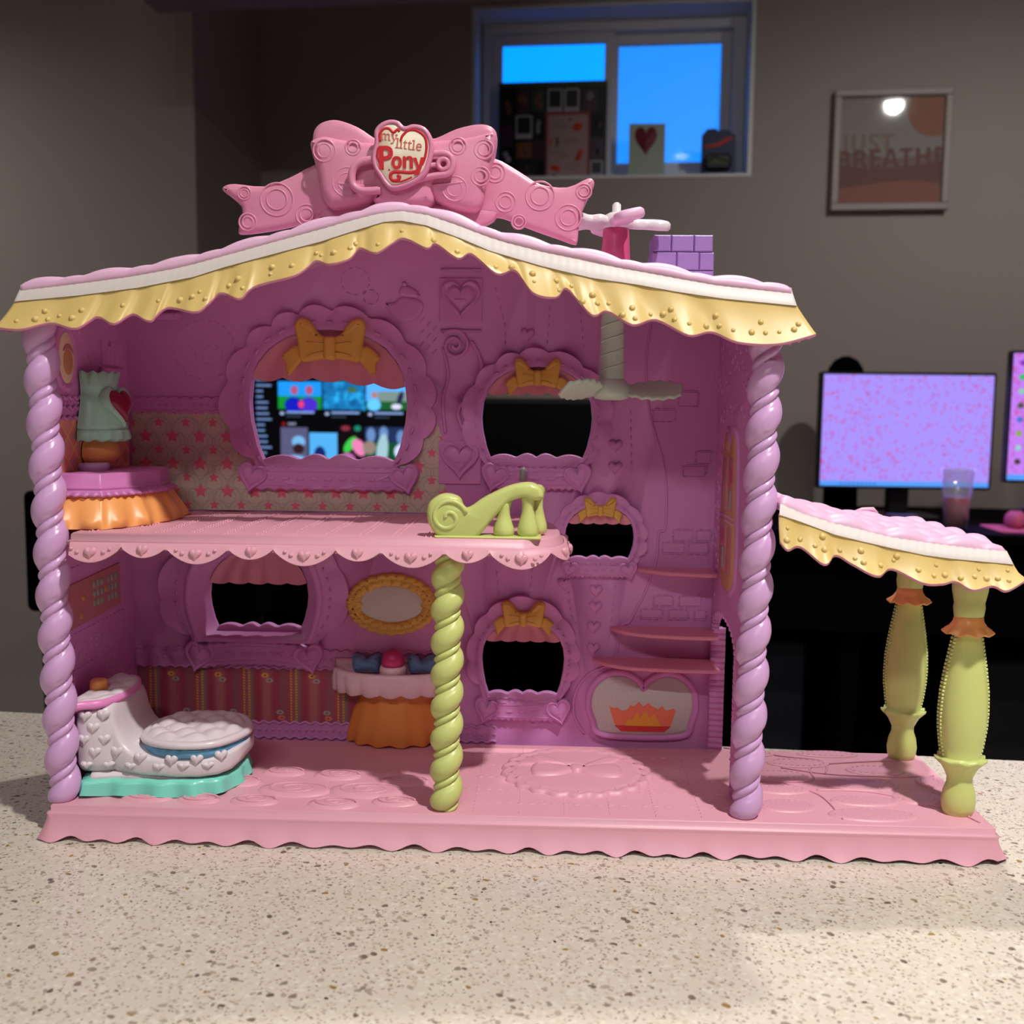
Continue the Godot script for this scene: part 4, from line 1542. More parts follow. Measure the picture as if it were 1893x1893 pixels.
	for q in [[408, 278, 18, 10], [427, 290, 16, 12], [442, 246, 12, 10], [432, 236, 18, 9], [426, 186, 16, 9], [444, 186, 12, 9], [418, 176, 18, 9], [438, 176, 16, 9], [412, 134, 16, 9], [432, 134, 18, 9], [402, 124, 18, 8], [424, 124, 16, 8], [444, 124, 10, 8]]:
		st = begin()
		stitch(st, pts([q[0], q[1], q[0] + q[2], q[1], q[0] + q[2], q[1] + q[3], q[0], q[1] + q[3], q[0], q[1]]), 0.4, 4.0, 1.6, 0.9, 0.6)
		box(st, Vector3(q[0] + 0.8, q[1] + 0.8, -0.4), Vector3(q[0] + q[2] - 0.8, q[1] + q[3] - 0.8, 0.5), 0.3)
		part(st, "brick", "purple", wall)
	# heart-shaped fireplace
	var fp := curve(pts([377, 32, 369, 42, 365, 54, 368, 68, 378, 77, 390, 78, 400, 73, 406, 66, 412, 73, 422, 78, 434, 76, 443, 67, 445, 54, 442, 42, 434, 32]), true, 4)
	st = begin()
	pillow(st, fp, [[-5.0, -0.2], [-4.6, 3.0], [-3.4, 3.8], [-1.0, 3.8], [-0.2, 2.4], [0.4, 2.0]])
	part(st, "fireplace_surround", "purple", wall)
	st = begin()
	pillow(st, fp, [[0.2, 1.4], [0.4, 2.6]])
	stitch(st, inset(ccw(fp), 5.5), 2.6, 1.4, 1.6, 0.7, 0.3)
	for s in [390, 424]:
		stitch(st, ell(s, 60, 9, 9, 30), 2.6, 1.4, 1.8, 0.6, 0.3)
	part(st, "hearth_sticker", "sticker_silver", wall, "pale silvery heart-shaped sticker")
	st = begin()
	pillow(st, pts([384, 38, 379, 54, 383, 52, 386, 53, 389, 50, 393, 51, 396, 55, 399, 54, 403, 58, 406, 54, 410, 57, 414, 54, 418, 52, 421, 55, 424, 51, 430, 53, 432, 51, 428, 38]), [[0, 2.2], [0.2, 2.9]], false, true)
	part(st, "flame", "flame_coral", wall, "coral flames")
	st = begin()
	pillow(st, pts([392, 38, 394, 44, 398, 43, 401, 50, 404, 45, 408, 51, 411, 45, 415, 49, 418, 43, 421, 38]), [[0, 2.6], [0.2, 3.2]], false, true)
	part(st, "flame", "flame_gold", wall, "golden heart of the flames")
	st = begin()
	pillow(st, pts([384, 38, 428, 38, 423, 33.5, 389, 33.5]), [[0, 2.4], [0.2, 3.4]], false, true)
	part(st, "ember_bed", "flame_red", wall, "red ember bed")
	# oval looking glass in a gold frill
	st = begin()
	pillow(st, ell(206, 132, 35, 24, 150, 26, 0.05), [[-0.2, -0.2], [0.4, 3.0], [3.2, 4.6], [4.2, 3.2], [5.4, 4.6], [9.0, 3.4], [9.8, 1.6]])
	for k in 26:
		var a := TAU * k / 26.0
		var d := Vector2(cos(a) * 35, sin(a) * 24)
		tube(st, PackedVector3Array([Vector3(206 + d.x * 0.76, 132 + d.y * 0.72, 4.0), Vector3(206 + d.x * 0.96, 132 + d.y * 0.96, 3.6)]), 0.7, 5)
	part(st, "mirror_frame", "gold_bow", wall, "gold ruffled oval mirror frame")
	st = begin()
	pillow(st, ell(206, 132.5, 26.0, 14.5, 60), [[-0.5, 1.0], [0.4, 2.6]])
	part(st, "mirror_face", "sticker_silver", wall, "pale silver oval mirror sticker")
	# small suns under the upper storey
	for q in [[168.0, 184.0], [232.0, 184.0]]:
		st = begin()
		pillow(st, ell(q[0], q[1], 8, 8, 60, 12, 0.28), [[-0.2, -0.2], [0.5, 1.0], [2.0, 1.4]])
		dome(st, Vector3(q[0], q[1], 1.2), 4, 1.4)
		part(st, "sun_relief", "purple", wall)
	# clip that holds the roof
	for q in [[24.0, 360.0, 19.0]]:
		st = begin()
		box(st, Vector3(q[0], q[1] - 8, 0), Vector3(q[0] + q[2], q[1] - 3, 12), 1.0)
		part(st, "roof_clip", "purple", wall)
	# stair treads
	for q in [[400.0, 168.0, 30.0], [380.0, 121.0, 34.0], [367.0, 96.0, 36.0]]:
		st = begin()
		facing_up(q[1] - 6.0)
		var x0: float = q[0]
		var d: float = q[2]
		slab(st, curve(pts([x0, -1, x0 + 2, -d * 0.35, x0 + 14, -d * 0.7, x0 + 34, -d * 0.92, 456, -d, 456.5, -d * 0.5, 457, 0, x0 + 30, 0]), true, 5), 0.0, 3.0, 0.7)
		straight()
		part(st, "stair_tread", "step_pink", house)

func side_wall_left():
	var st := begin()
	facing_right(-1.5)
	slab(st, pts([4, 18, 4, 358, -128, 352, -128, 18]), -4.5, 0.0, 0.3)
	straight()
	var w := part(st, "side_wall", "purple", house)
	st = begin()
	facing_right(-1.5)
	uv0 = Vector2(0, 205)
	uvs = Vector2(34, 34)
	pillow(st, pts([-126, 205, -2, 205, -2, 276, -126, 276]), [[0, 0], [0, 0.5]], false, true)
	uv0 = Vector2.ZERO
	uvs = Vector2.ONE
	straight()
	part(st, "floral_wallpaper", "floral_paper", w, "orange and pink patterned wallpaper")
	st = begin()
	facing_right(-1.5)
	for y in [277.0, 284.0, 291.0]:
		var line := PackedVector2Array()
		for k in 84:
			line.append(Vector2(-126 + k * 1.5, y + sin(k * 1.15) * 1.0))
		ridge(st, line, 0.6, 1.2)
	stitch(st, pts([-126, 287.5, -2, 287.5]), 0.0, 3.0, 2.0, 2.0, 0.9)
	straight()
	part(st, "lace_border", "purple", w)
	# oval picture
	st = begin()
	facing_right(-1.5)
	pillow(st, ell(-102, 318, 15, 22, 90, 16, 0.08), [[-0.2, -0.2], [0.4, 1.6], [2.4, 2.4], [3.6, 1.2]])
	straight()
	var fr := part(st, "picture_mount", "purple", w)
	st = begin()
	facing_right(-1.5)
	pillow(st, ell(-102, 318, 10.5, 17.5, 40), [[0, 0.6], [0.3, 1.9]])
	straight()
	part(st, "oval_picture", "sticker_cream", w, "cream oval picture of a round orange fruit")
	st = begin()
	facing_right(-1.5)
	pillow(st, ell(-101, 315, 7, 9, 24), [[0, 1.6], [0.4, 2.2]])
	straight()
	part(st, "painted_fruit", "sticker_gold", w)
	st = begin()
	facing_right(-1.5)
	pillow(st, curve(pts([-108, 322, -104, 327, -97, 327, -93, 321, -100, 324])), [[0, 1.6], [0.3, 2.3]])
	straight()
	part(st, "painted_leaf", "sticker_rose", w)
	# bookshelf and wall relief upstairs
	st = begin()
	facing_right(-1.5)
	for k in 6:
		box(st, Vector3(-46 + k * 5, 316, -0.5), Vector3(-42 + k * 5, 334 - (k % 3) * 2, 2.0), 0.6)
	box(st, Vector3(-50, 308, -0.5), Vector3(-12, 314, 2.6), 0.6)
	box(st, Vector3(-47, 298, -0.5), Vector3(-15, 306, 1.4), 0.6)
	stitch(st, curve(pts([-80, 338, -74, 326, -64, 318, -56, 300]), false, 6), 0.0, 3, 2.4, 0.9, 0.7)
	straight()
	part(st, "shelf_relief", "purple", w)
	# downstairs: framed pattern sticker and sewn panels
	st = begin()
	facing_right(-1.5)
	pillow(st, pts([-108, 130, -26, 134, -26, 166, -108, 162]), [[0, -0.2], [0.4, 1.2]], false, true)
	straight()
	var bd := part(st, "sticker_board", "sticker_rose", w)
	for q in [[-64.0, "sticker_grey"], [-40.0, "sticker_grey"]]:
		st = begin()
		facing_right(-1.5)
		for a in 3:
			for b in 3:
				pillow(st, rrect(q[0] - 8.5 + a * 6.0, 140 + b * 7.0, q[0] - 4.0 + a * 6.0, 145.5 + b * 7.0, 1.6, 3), [[0, 1.0], [0.3, 1.8]])
		straight()
		part(st, "pattern_square", q[1], w)
	st = begin()
	facing_right(-1.5)
	for q in [[-88.0, 150.0], [-92.0, 138.0], [-52.0, 150.0]]:
		pillow(st, ell(q[0], q[1], 2.6, 2.6, 14), [[0, 1.0], [0.3, 1.9]])
	straight()
	part(st, "pattern_dot", "sticker_gold", w)
	st = begin()
	facing_right(-1.5)
	for q in [[-116, 172, -20, 178], [-116, 126, -20, 128], [-112, 100, -20, 104], [-112, 60, -20, 62]]:
		stitch(st, pts(q), 0.0, 4.0, 3.0, 1.2, 0.9)
	for k in 7:
		stitch(st, pts([-104 + k * 13, 64, -104 + k * 13, 98]), 0.0, 3.4, 2.6, 0.9, 0.8)
	for k in 7:
		stitch(st, ell(-98 + k * 13, 114, 4.5, 6.5, 20), 0.0, 2.6, 2.0, 0.8, 0.7)
	straight()
	stuff(part(st, "panel_stitching", "purple", w))
	for k in 9:   # rounded stones near the front edge
		st = begin()
		facing_right(-1.5)
		pillow(st, ell(-120 + (k % 2) * 7, 30 + k * 11.0, 5.5, 5.0, 18), [[0, -0.2], [1.0, 1.6], [2.6, 2.2]])
		straight()
		part(st, "stone_stud", "purple", w)

func side_wall_right():
	# wall with an arched doorway to the porch: two posts and the part above
	var st := begin()
	facing_left(457.5)
	var arch := PackedVector2Array()
	for k in 17:
		var t := PI * k / 16.0
		arch.append(Vector2(54 - 48.0 * cos(t), 118 + 20.0 * sin(t)))
	var above := PackedVector2Array([Vector2(130, 118), Vector2(130, 350), Vector2(-4, 354), Vector2(-4, 118)])
	above.append_array(arch)
	slab(st, above, -5.0, 0.0, 0.3)
	slab(st, pts([-4, 18, 6, 18, 6, 118, -4, 118]), -10.0, 0.0, 0.3)
	slab(st, pts([102, 18, 130, 18, 130, 118, 102, 118]), -5.0, 0.0, 0.3)
	straight()
	var w := part(st, "side_wall", "purple", house)
	st = begin()
	facing_left(457.5)
	# scalloped door trim
	for q in [[6.0, 18.0, 118.0], [102.0, 18.0, 118.0]]:
		var y: float = q[1]
		while y < q[2]:
			pillow(st, ell(q[0], y + 2.2, 2.2, 2.6, 12), [[0, -10.5], [0, 0.2], [0.6, 0.8]], true)
			y += 4.6
	for p in arch:
		pillow(st, ell(p.x, p.y, 2.2, 2.2, 12), [[0, -5.5], [0, 0.2], [0.6, 0.8]], true)
	straight()
	part(st, "door_scallops", "purple", w)
	# arched cupboard sticker
	st = begin()
	facing_left(457.5)
	var cup := curve(pts([40, 168, 40, 240, 44, 262, 53, 272, 63, 262, 66, 258, 69, 262, 79, 272, 88, 262, 92, 240, 92, 168]), true, 3)
	pillow(st, cup, [[-4, -0.2], [-3.5, 1.6], [-1.0, 1.8], [0, 1.2]])
	straight()
	part(st, "cupboard_surround", "purple", w)
	st = begin()
	facing_left(457.5)
	pillow(st, cup, [[0, 0.8], [0.3, 1.9]])
	straight()
	part(st, "cupboard_sticker", "sticker_gold", w, "orange double cupboard sticker")
	for q in [[46.0, 216.0, 63.0, 255.0, "sticker_rose"], [69.0, 216.0, 86.0, 255.0, "sticker_rose"], [46.0, 172.0, 63.0, 206.0, "sticker_rose"], [69.0, 172.0, 86.0, 206.0, "sticker_rose"], [72.0, 218.0, 79.0, 232.0, "sticker_grey"], [49.0, 174.0, 56.0, 190.0, "sticker_grey"], [76.0, 236.0, 82.0, 248.0, "magenta"], [49.0, 192.0, 55.0, 202.0, "magenta"]]:
		st = begin()
		facing_left(457.5)
		var d := 0.0 if q[4] == "sticker_rose" else 0.4
		pillow(st, rrect(q[0], q[1], q[2], q[3], 2.0, 3), [[0, 1.6 + d], [0.2, 2.2 + d]])
		straight()
		part(st, "cupboard_panel" if d == 0.0 else "painted_jar", q[4], w)
	st = begin()
	facing_left(457.5)
	for y in [209.0, 212.5]:
		ridge(st, pts([40, y, 92, y]), 1.8, 0.9)
	var r := RandomNumberGenerator.new()
	r.seed = 8
	for k in 60:
		var x := r.randf_range(4, 118)
		var y := r.randf_range(276, 336)
		stitch(st, pts([x, y, x, y + 4]), 0.0, 4, 2, 1.1, 0.7)
	for k in 40:
		var x := r.randf_range(4, 34)
		var y := r.randf_range(145, 270)
		stitch(st, pts([x, y, x, y + 3]), 0.0, 3, 2, 1.0, 0.7)
	straight()
	stuff(part(st, "wall_stitching", "purple", w))

func upper_storey():
	var st := begin()
	var plan := curve(pts([0, 0, 110, 0, 220, 0, 315, -2, 330, -24, 338, -70, 338, -112, 330, -138, 312, -149, 220, -149, 110, -149, 2, -149, 0, -75]), true, 1)
	plan = PackedVector2Array()
	for q in [[0, -1], [318, -1]]:
		plan.append(Vector2(q[0], q[1]))
	plan.append_array(curve(pts([326, -20, 335, -60, 338, -100, 336, -124, 328, -140, 312, -149]), false, 5))
	plan.append(Vector2(20, -149))
	plan.append(Vector2(18, -124))
	plan.append(Vector2(0, -124))
	facing_up(0)
	pillow(st, plan, [[2, 193.0], [1.0, 196.0], [-1.0, 197.5], [-1.0, 199.0], [1.2, 199.6], [1.2, 203.0], [2.4, 204.0]], true)
	straight()
	var f := part(st, "upper_storey", "floor_pink", house)
	# scalloped edge with raised hearts, along the front and round the end
	st = begin()
	var path := PackedVector2Array()
	path.append(Vector2(22, -152))
	var xx := 26.0
	while xx < 312:
		path.append(Vector2(xx, -152))
		xx += 2.0
	path.append_array(curve(pts([312, -152, 331, -143, 340, -126, 342, -100, 339, -60, 330, -20]), false, 14))
	var run := 0.0
	var rows := [PackedVector3Array(), PackedVector3Array(), PackedVector3Array(), PackedVector3Array()]
	var spots := []
	# alternating wide and narrow scallops
	var wide := 40.0
	var narrow := 29.0
	var start := -6.0
	for i in path.size():
		if i > 0:
			run += path[i].distance_to(path[i - 1])
		var u := fposmod(run - start, wide + narrow)
		var big := u < wide
		var t := u / wide if big else (u - wide) / narrow
		var low := 199.0 - 3.0 - (10.0 if big else 6.5) * pow(sin(PI * t), 0.75)
		var nrm := Vector2(0, -1)
		if i > 0:
			var d := (path[i] - path[i - 1]).normalized()
			nrm = Vector2(d.y, -d.x)
		var dip := sin(PI * t)
		for k in 4:
			var q: Vector2 = path[i] + nrm * ([-2.6, -1.0, 0.2 + dip, 1.0 + dip * 2.2][k])
			rows[k].append(Vector3(q.x, [198.6, 198.2, lerpf(198.0, low, 0.5), low][k], -q.y))
		if absf(t - 0.5) < 0.04 and (spots.is_empty() or spots[-1][0].distance_to(path[i]) > 12):
			spots.append([path[i] + nrm * 1.4, nrm, big])
	grid(st, rows, false, true)
	var back := []
	for k in 4:
		var row := PackedVector3Array()
		for p in rows[k]:
			row.append(p + Vector3(0, -0.6, -1.4))
		back.append(row)
	grid(st, back)
	var sc := part(st, "scalloped_edge", "floor_pink", f)
	for s in spots:
		st = begin()
		var yaw := atan2(s[1].x, -s[1].y)
		X = Transform3D(Basis(Vector3.UP, yaw), Vector3(s[0].x, 191.5 if s[2] else 193.5, -s[0].y))
		puff(st, heart(0, 0, 8.4 if s[2] else 7.4, 8.0), [[1.0, -0.6], [0.92, 1.0], [0.7, 1.9], [0.4, 2.3]])
		if s[2]:
			for e in [-1, 1]:
				dome(st, Vector3(8.5 * e, 1.0, 0.0), 1.5, 1.3)
				dome(st, Vector3(12.5 * e, 3.0, -0.4), 1.2, 1.1)
		straight()
		part(st, "heart_stud", "floor_pink", f)
	st = begin()
	facing_up(204.0)
	for k in 13:
		var x := 30.0 + k * 22.0
		for e in [0.0, 3.4]:
			stitch(st, pts([x + e, -8, x + e, -142]), 0.0, 3.0, 2.2, 1.2, 0.7)
	straight()
	stuff(part(st, "plank_stitching", "floor_pink", f))
	# railing with a big scroll
	var rl := Node3D.new()
	rl.name = "railing"
	house.add_child(rl)
	st = begin()
	var sp := PackedVector3Array()
	var rad := []
	for k in 46:   # the scroll
		var a := -PI * 0.62 - (45 - k) * 0.235
		var rr := 2.0 + 13.5 * pow(k / 45.0, 0.9)
		sp.append(Vector3(267.5 + cos(a) * rr, 216 + sin(a) * rr, 138))
		rad.append(2.6 + 3.4 * k / 45.0)
	var bar := curve(pts([275, 204.5, 288, 220, 300, 232, 312, 236, 320, 233]), false, 7)
	for k in bar.size():
		sp.append(Vector3(bar[k].x, bar[k].y, 138))
		rad.append(lerpf(6.0, 4.6, float(k) / bar.size()))
	st = begin()
	# solid scroll body: disc with a spiral ridge, then the handrail
	pillow(st, curve(pts([268, 202.5, 257, 205, 251, 215, 252, 226, 261, 232, 271, 230, 276, 223, 288, 230.5, 304, 238, 317, 240, 324, 236, 325, 230, 319, 228.5, 312, 230, 303, 226.5, 293, 216, 284, 205, 278, 202.5]), true, 5), [[2.6, 131.5], [0.6, 133.0], [0.0, 135.0], [0.0, 140.0], [0.6, 142.5], [2.6, 144.2]], true)
	var sw := PackedVector2Array()
	for k in 40:
		var a := 0.25 + k * 0.235
		var rr := 12.0 * (1.0 - k / 44.0)
		sw.append(Vector2(264.5 + cos(a) * rr, 217 + sin(a) * rr))
	ridge(st, sw, 143.6, 1.7)
	box(st, Vector3(256, 203.6, 130), Vector3(324, 205.5, 146), 0.8)
	put(st, "handrail", m("lime"), rl)
	for q in [[300.0, 138.0, 227.0], [315.5, 138.0, 232.0], [321.0, 122.0, 233.0]]:
		st = begin()
		var h: float = q[2] - 204.0
		revolve(st, [Vector2(4.8, 0), Vector2(6.2, 1.2), Vector2(6.9, h * 0.12), Vector2(6.6, h * 0.24), Vector2(5.2, h * 0.42), Vector2(3.9, h * 0.62), Vector2(4.0, h * 0.8), Vector2(5.4, h)], Vector3(q[0], 204.6, q[1]), 24)
		put(st, "baluster", m("lime"), rl)
	st = begin()
	tube(st, PackedVector3Array([Vector3(317, 233.5, 136), Vector3(321, 233.5, 130), Vector3(322, 233, 120)]), 4.6, 12)
	put(st, "handrail_return", m("lime"), rl)
	# small clear peg on the wall behind the railing
	st = begin()
	revolve(st, [Vector2(2.6, 0), Vector2(2.6, 8), Vector2(1.2, 10)], Vector3(309, 232, 10), 14)
	put(st, "peg", m("sticker_grey"), house)

func twisted(cx: float, cz: float, y0: float, y1: float, size: float, pitch: float, mat: String, lean: float, phase: float):
	var st := begin()
	var rows := []
	var n := 64
	var steps := int((y1 - y0) / pitch * 26.0)
	for i in steps + 1:
		var y := lerpf(y0, y1, float(i) / steps)
		var row := PackedVector3Array()
		var fade := 1.0
		if y - y0 < 5.0:
			fade = lerpf(0.86, 1.0, sqrt(clampf((y - y0) / 5.0, 0, 1)))
		for j in n:
			var a := TAU * j / n
			# phase 0..1 across one turn: a fat strand, then a thin one; the gap climbs to the right on the front
			var ph := fposmod(-a / TAU - 0.25 + y / pitch + phase, 1.0)
			var r := 0.0
			if ph < 0.76:
				var u := ph / 0.76
				r = 6.5 + 4.7 * pow(sin(PI * u), 0.55)
				r -= 0.55 * exp(-pow((u - 0.16) / 0.05, 2.0)) * (0.5 + 0.5 * cos(a * 5.0 + y * 0.35)) + 0.4 * exp(-pow((u - 0.86) / 0.05, 2.0)) * (0.5 + 0.5 * cos(a * 4.0 - y * 0.2))
			else:
				r = 6.3 + 2.6 * pow(sin(PI * (ph - 0.76) / 0.24), 0.55)
			r *= size * fade
			row.append(Vector3(cx + lean * (y - y0) / (y1 - y0) + cos(a) * r, y, cz - sin(a) * r))
		rows.append(row)
	grid(st, rows, true)
	for e in [0, rows.size() - 1]:
		var mid := Vector3(cx + (lean if e > 0 else 0.0), rows[e][0].y, cz)
		for j in n:
			if e == 0:
				V(st, mid); V(st, rows[e][j]); V(st, rows[e][(j + 1) % n])
			else:
				V(st, mid); V(st, rows[e][(j + 1) % n]); V(st, rows[e][j])
	part(st, "twisted_column", mat, house, "twisted lime green column" if mat == "lime" else "")

func columns():
	twisted(5.0, 136.0, 22.0, 342.0, 1.0, 28.0, "lilac", -5.5, 0.49)
	twisted(461.0, 136.0, 22.0, 340.0, 1.0, 28.0, "lilac", 3.5, 0.38)
	twisted(263.5, 137.0, 22.0, 197.0, 0.98, 21.5, "lime", 0.5, 0.93)

func porch_pillar(z: float):
	var c := Vector3(604, 0, z)
	var st := begin()
	var prof := [Vector2(9.5, 22), Vector2(10.6, 26), Vector2(11.2, 31), Vector2(10.2, 38), Vector2(8.4, 43), Vector2(8.2, 47), Vector2(10.0, 51), Vector2(12.2, 55), Vector2(16.0, 58.5), Vector2(16.2, 60.5), Vector2(13.0, 60.2), Vector2(12.0, 61.5), Vector2(13.2, 68), Vector2(14.8, 80), Vector2(15.2, 90), Vector2(14.6, 104), Vector2(12.4, 120), Vector2(9.8, 134), Vector2(8.0, 144), Vector2(8.2, 151), Vector2(9.4, 156), Vector2(10.0, 161), Vector2(9.6, 164), Vector2(11.2, 172), Vector2(12.0, 186)]
	revolve(st, prof, c, 40, 0.0, TAU, [9.0, 0.0, [0, 0, 0, 0, 0, 0, 0, 0, 0.05, 0.05], [0, 0, 0, 0, 0, 0, 0, 0.7, 0.7, 0.7]], 0.80)
	var p := part(st, "porch_pillar", "lime", house)
	st = begin()
	# seams where the two halves are sewn together
	for s in [-1.0, 1.0]:
		for k in 34:
			var y := 62.0 + k * 2.5
			var rr := 0.0
			for i in prof.size() - 1:
				if prof[i + 1].y >= y and prof[i].y <= y:
					rr = lerpf(prof[i].x, prof[i + 1].x, (y - prof[i].y) / maxf(prof[i + 1].y - prof[i].y, 0.01))
			box(st, Vector3(604 + s * (rr + 0.2) - 1.1, y, z - 2.4), Vector3(604 + s * (rr + 0.2) + 1.1, y + 1.7, z - 0.8), 0.4)
			box(st, Vector3(604 + s * (rr - 0.1) - 1.0, y, z + 1.0), Vector3(604 + s * (rr - 0.1) + 1.0, y + 1.7, z + 2.6), 0.4)
	stuff(part(st, "sewn_seam", "lime", p))
	st = begin()
	revolve(st, [Vector2(15.8, 144.2), Vector2(15.6, 145.2), Vector2(12.0, 148.5), Vector2(9.6, 152.0), Vector2(9.0, 155.5)], c, 72, 0.0, TAU, [9.0, 0.0, [0.06, 0.06, 0.03, 0.015, 0.0], [0.9, 0.9]], 0.85)
	part(st, "ruffled_collar", "orange", p, "orange ruffled collar")

# quilted shell over a profile, drawn from x0 to x1 and from z0 (back) to z1 (front)
func quilt(st: SurfaceTool, prof: PackedVector2Array, z0: float, z1: float, puffed: float, cell: float, ridge_lift := false):
	var x0 := prof[0].x
	var x1 := prof[-1].x
	var n := int((x1 - x0) / 2.2)
	var k := int((z1 - z0) / 2.5)
	var rows := []
	var under := []
	for i in k + 1:
		var z := lerpf(z1, z0, float(i) / k)
		var row := PackedVector3Array()
		var low := PackedVector3Array()
		for j in n + 1:
			var x := lerpf(x0, x1, float(j) / n)
			var a := (x - x0) / cell
			var b := (z1 - z) / cell
			var q := pow(absf(sin(PI * (a + b)) * sin(PI * (a - b + 0.5))), 0.5)
			var rim := clampf(minf(minf(x - x0, x1 - x), minf(z1 - z, z - z0)) / 5.0, 0.0, 1.0)
			row.append(Vector3(x, along(prof, x) + 0.5 + puffed * sqrt(rim) * (0.25 + 0.75 * q) + (lift(x, z) if ridge_lift else 0.0), z))
			low.append(Vector3(x, along(prof, x) - 4.0 + (lift(x, z) if ridge_lift else 0.0), z))
		rows.append(row)
		under.append(low)
	grid(st, rows)
	grid(st, under, false, true)
	for e in [0, k]:   # close front and back
		grid(st, [under[e], rows[e]], false, e != 0)
	for e in [0, n]:
		var up := PackedVector3Array()
		var dn := PackedVector3Array()
		for i in k + 1:
			up.append(rows[i][e])
			dn.append(under[i][e])
		grid(st, [dn, up], false, e == 0)

func ruffle_line(rows: Array, xt: float, yt: float, xh: float, yh: float, z: float, wave: float, side: Vector2):
	for k in 9:
		var t := k / 8.0
		var e := 8.0 * pow(t, 1.5) + wave * 3.4 * t + 0.3
		rows[k].append(Vector3(lerpf(xt, xh, t) + side.x * e, lerpf(yt, yh, t), z + side.y * e))

# frilled eaves: white stitched band, ruffle, pink hem, beads. The path runs along the front edge and turns back at open ends.
func eaves(owner: Node, top: PackedVector2Array, trim: PackedVector2Array, hem: PackedVector2Array, beads: Array, zf: float, back: float, left_end: bool, right_end: bool):
	var x0 := trim[0].x
	var x1 := trim[-1].x
	var hemc := curve(hem, false, 6)
	var st := begin()
	var lo := PackedVector3Array()
	var hi := PackedVector3Array()
	var lip := PackedVector3Array()
	var n := int((x1 - x0) / 1.5)
	if left_end:
		for k in 20:
			var z := lerpf(back, zf - 3, k / 20.0)
			hi.append(Vector3(top[0].x, along(top, top[0].x), z)); lo.append(Vector3(x0 - 2.0, trim[0].y, z)); lip.append(Vector3(top[0].x + 3, along(top, top[0].x) + 0.8, z))
	for j in n + 1:
		var u := float(j) / n
		var x := lerpf(x0, x1, u)
		var xt := lerpf(top[0].x, top[-1].x, u)
		var sew := 0.45 * absf(sin(x * PI / 5.2))
		hi.append(Vector3(xt, along(top, xt) + sew, zf - 2.0)); lo.append(Vector3(x, along(trim, x) - 0.6, zf + 1.2)); lip.append(Vector3(xt, along(top, xt) + 0.9, zf - 6.5))
	if right_end:
		for k in 20:
			var z := lerpf(zf - 3, back, (k + 1) / 20.0)
			hi.append(Vector3(top[-1].x, along(top, top[-1].x), z)); lo.append(Vector3(x1 + 2.0, trim[-1].y, z)); lip.append(Vector3(top[-1].x - 3, along(top, top[-1].x) + 0.8, z))
	grid(st, [lo, hi, lip])
	part(st, "stitched_band", "off_white", owner, "off-white stitched band")
	# ruffle
	st = begin()
	var rim := begin()
	var rows := []
	var m1 := hemc.size()
	for k in 9:
		rows.append(PackedVector3Array())
	if left_end:
		for k in 24:
			var z := lerpf(back, zf, k / 24.0)
			var wv := sin(z * 0.24)
			ruffle_line(rows, x0, trim[0].y, x0 - 3, hem[0].y - wv * 2.0 + 1.0, z, wv, Vector2(-0.8, 0))
	for j in m1:
		var h := hemc[j]
		var u := clampf((h.x - hem[0].x) / (hem[-1].x - hem[0].x), 0, 1)
		var xt := clampf(lerpf(x0, x1, u), x0, x1)
		# local low points of the hem stand forward, high ones lie back
		var mean := 0.0
		for q in [-3, -2, -1, 0, 1, 2, 3]:
			mean += along(hemc, h.x + q * 6.0) / 7.0
		var wave := clampf((mean - h.y) / 2.5, -1.0, 1.0)
		h.y += (h.y - mean) * 0.12
		ruffle_line(rows, xt, along(trim, xt), h.x, h.y, zf, wave, Vector2(0, 1))
	if right_end:
		for k in 24:
			var z := lerpf(zf, back, (k + 1) / 24.0)
			var wv := sin(z * 0.24)
			ruffle_line(rows, x1, trim[-1].y, x1 + 3, hem[-1].y - wv * 2.0 + 1.0, z, wv, Vector2(0.8, 0))
	grid(st, rows, false, true)
	part(st, "yellow_ruffle", "butter", owner, "butter yellow ruffle")
	# pink inside of the ruffle, showing as a thin hem
	st = begin()
	var inside := []
	var last: PackedVector3Array = rows[8]
	var hemrow := PackedVector3Array()
	# towards the inside of the house: back along the front, inwards along the ends
	var inward := PackedVector3Array()
	for j in last.size():
		if left_end and j < 24:
			inward.append(Vector3(1, 0, 0))
		elif right_end and j >= last.size() - 24:
			inward.append(Vector3(-1, 0, 0))
		else:
			inward.append(Vector3(0, 0, -1))
	for j in last.size():
		hemrow.append(last[j] + Vector3(0, -1.5, 0) + inward[j] * 0.4)
	inside.append(last)
	inside.append(hemrow)
	for k in range(8, -1, -2):
		var row := PackedVector3Array()
		for j in rows[k].size():
			row.append(rows[k][j] + Vector3(0, -1.2 if k == 8 else 0.0, 0) + inward[j] * 1.8)
		inside.append(row)
	grid(st, inside, false, true)
	part(st, "pink_hem", "bow_pink", owner, "thin pink hem")
	# beads
	st = begin()
	dome(st, Vector3.ZERO, 1.9, 1.7, 14)
	st.generate_normals()
	var bead := st.commit()
	for i in range(0, beads.size(), 2):
		var x: float = beads[i]
		var y: float = beads[i + 1]
		# nearest place on the ruffle
		var best := Vector3.ZERO
		var bd := 1e9
		for k in range(2, 9):
			for p in rows[k]:
				var d := Vector2(p.x - x, p.y - y).length_squared()
				if d < bd and p.z > zf - 1:
					bd = d
					best = p
		var o := MeshInstance3D.new()
		o.mesh = bead
		o.material_override = m("butter")
		o.name = numbered("ruffle_bead", owner)
		o.position = (best + Vector3(0, 0, -0.3)) * 0.001
		var sc: float = 0.75 + 0.5 * fposmod(i * 0.37, 1.0)
		o.scale = Vector3(sc, sc, sc)
		owner.add_child(o, true)

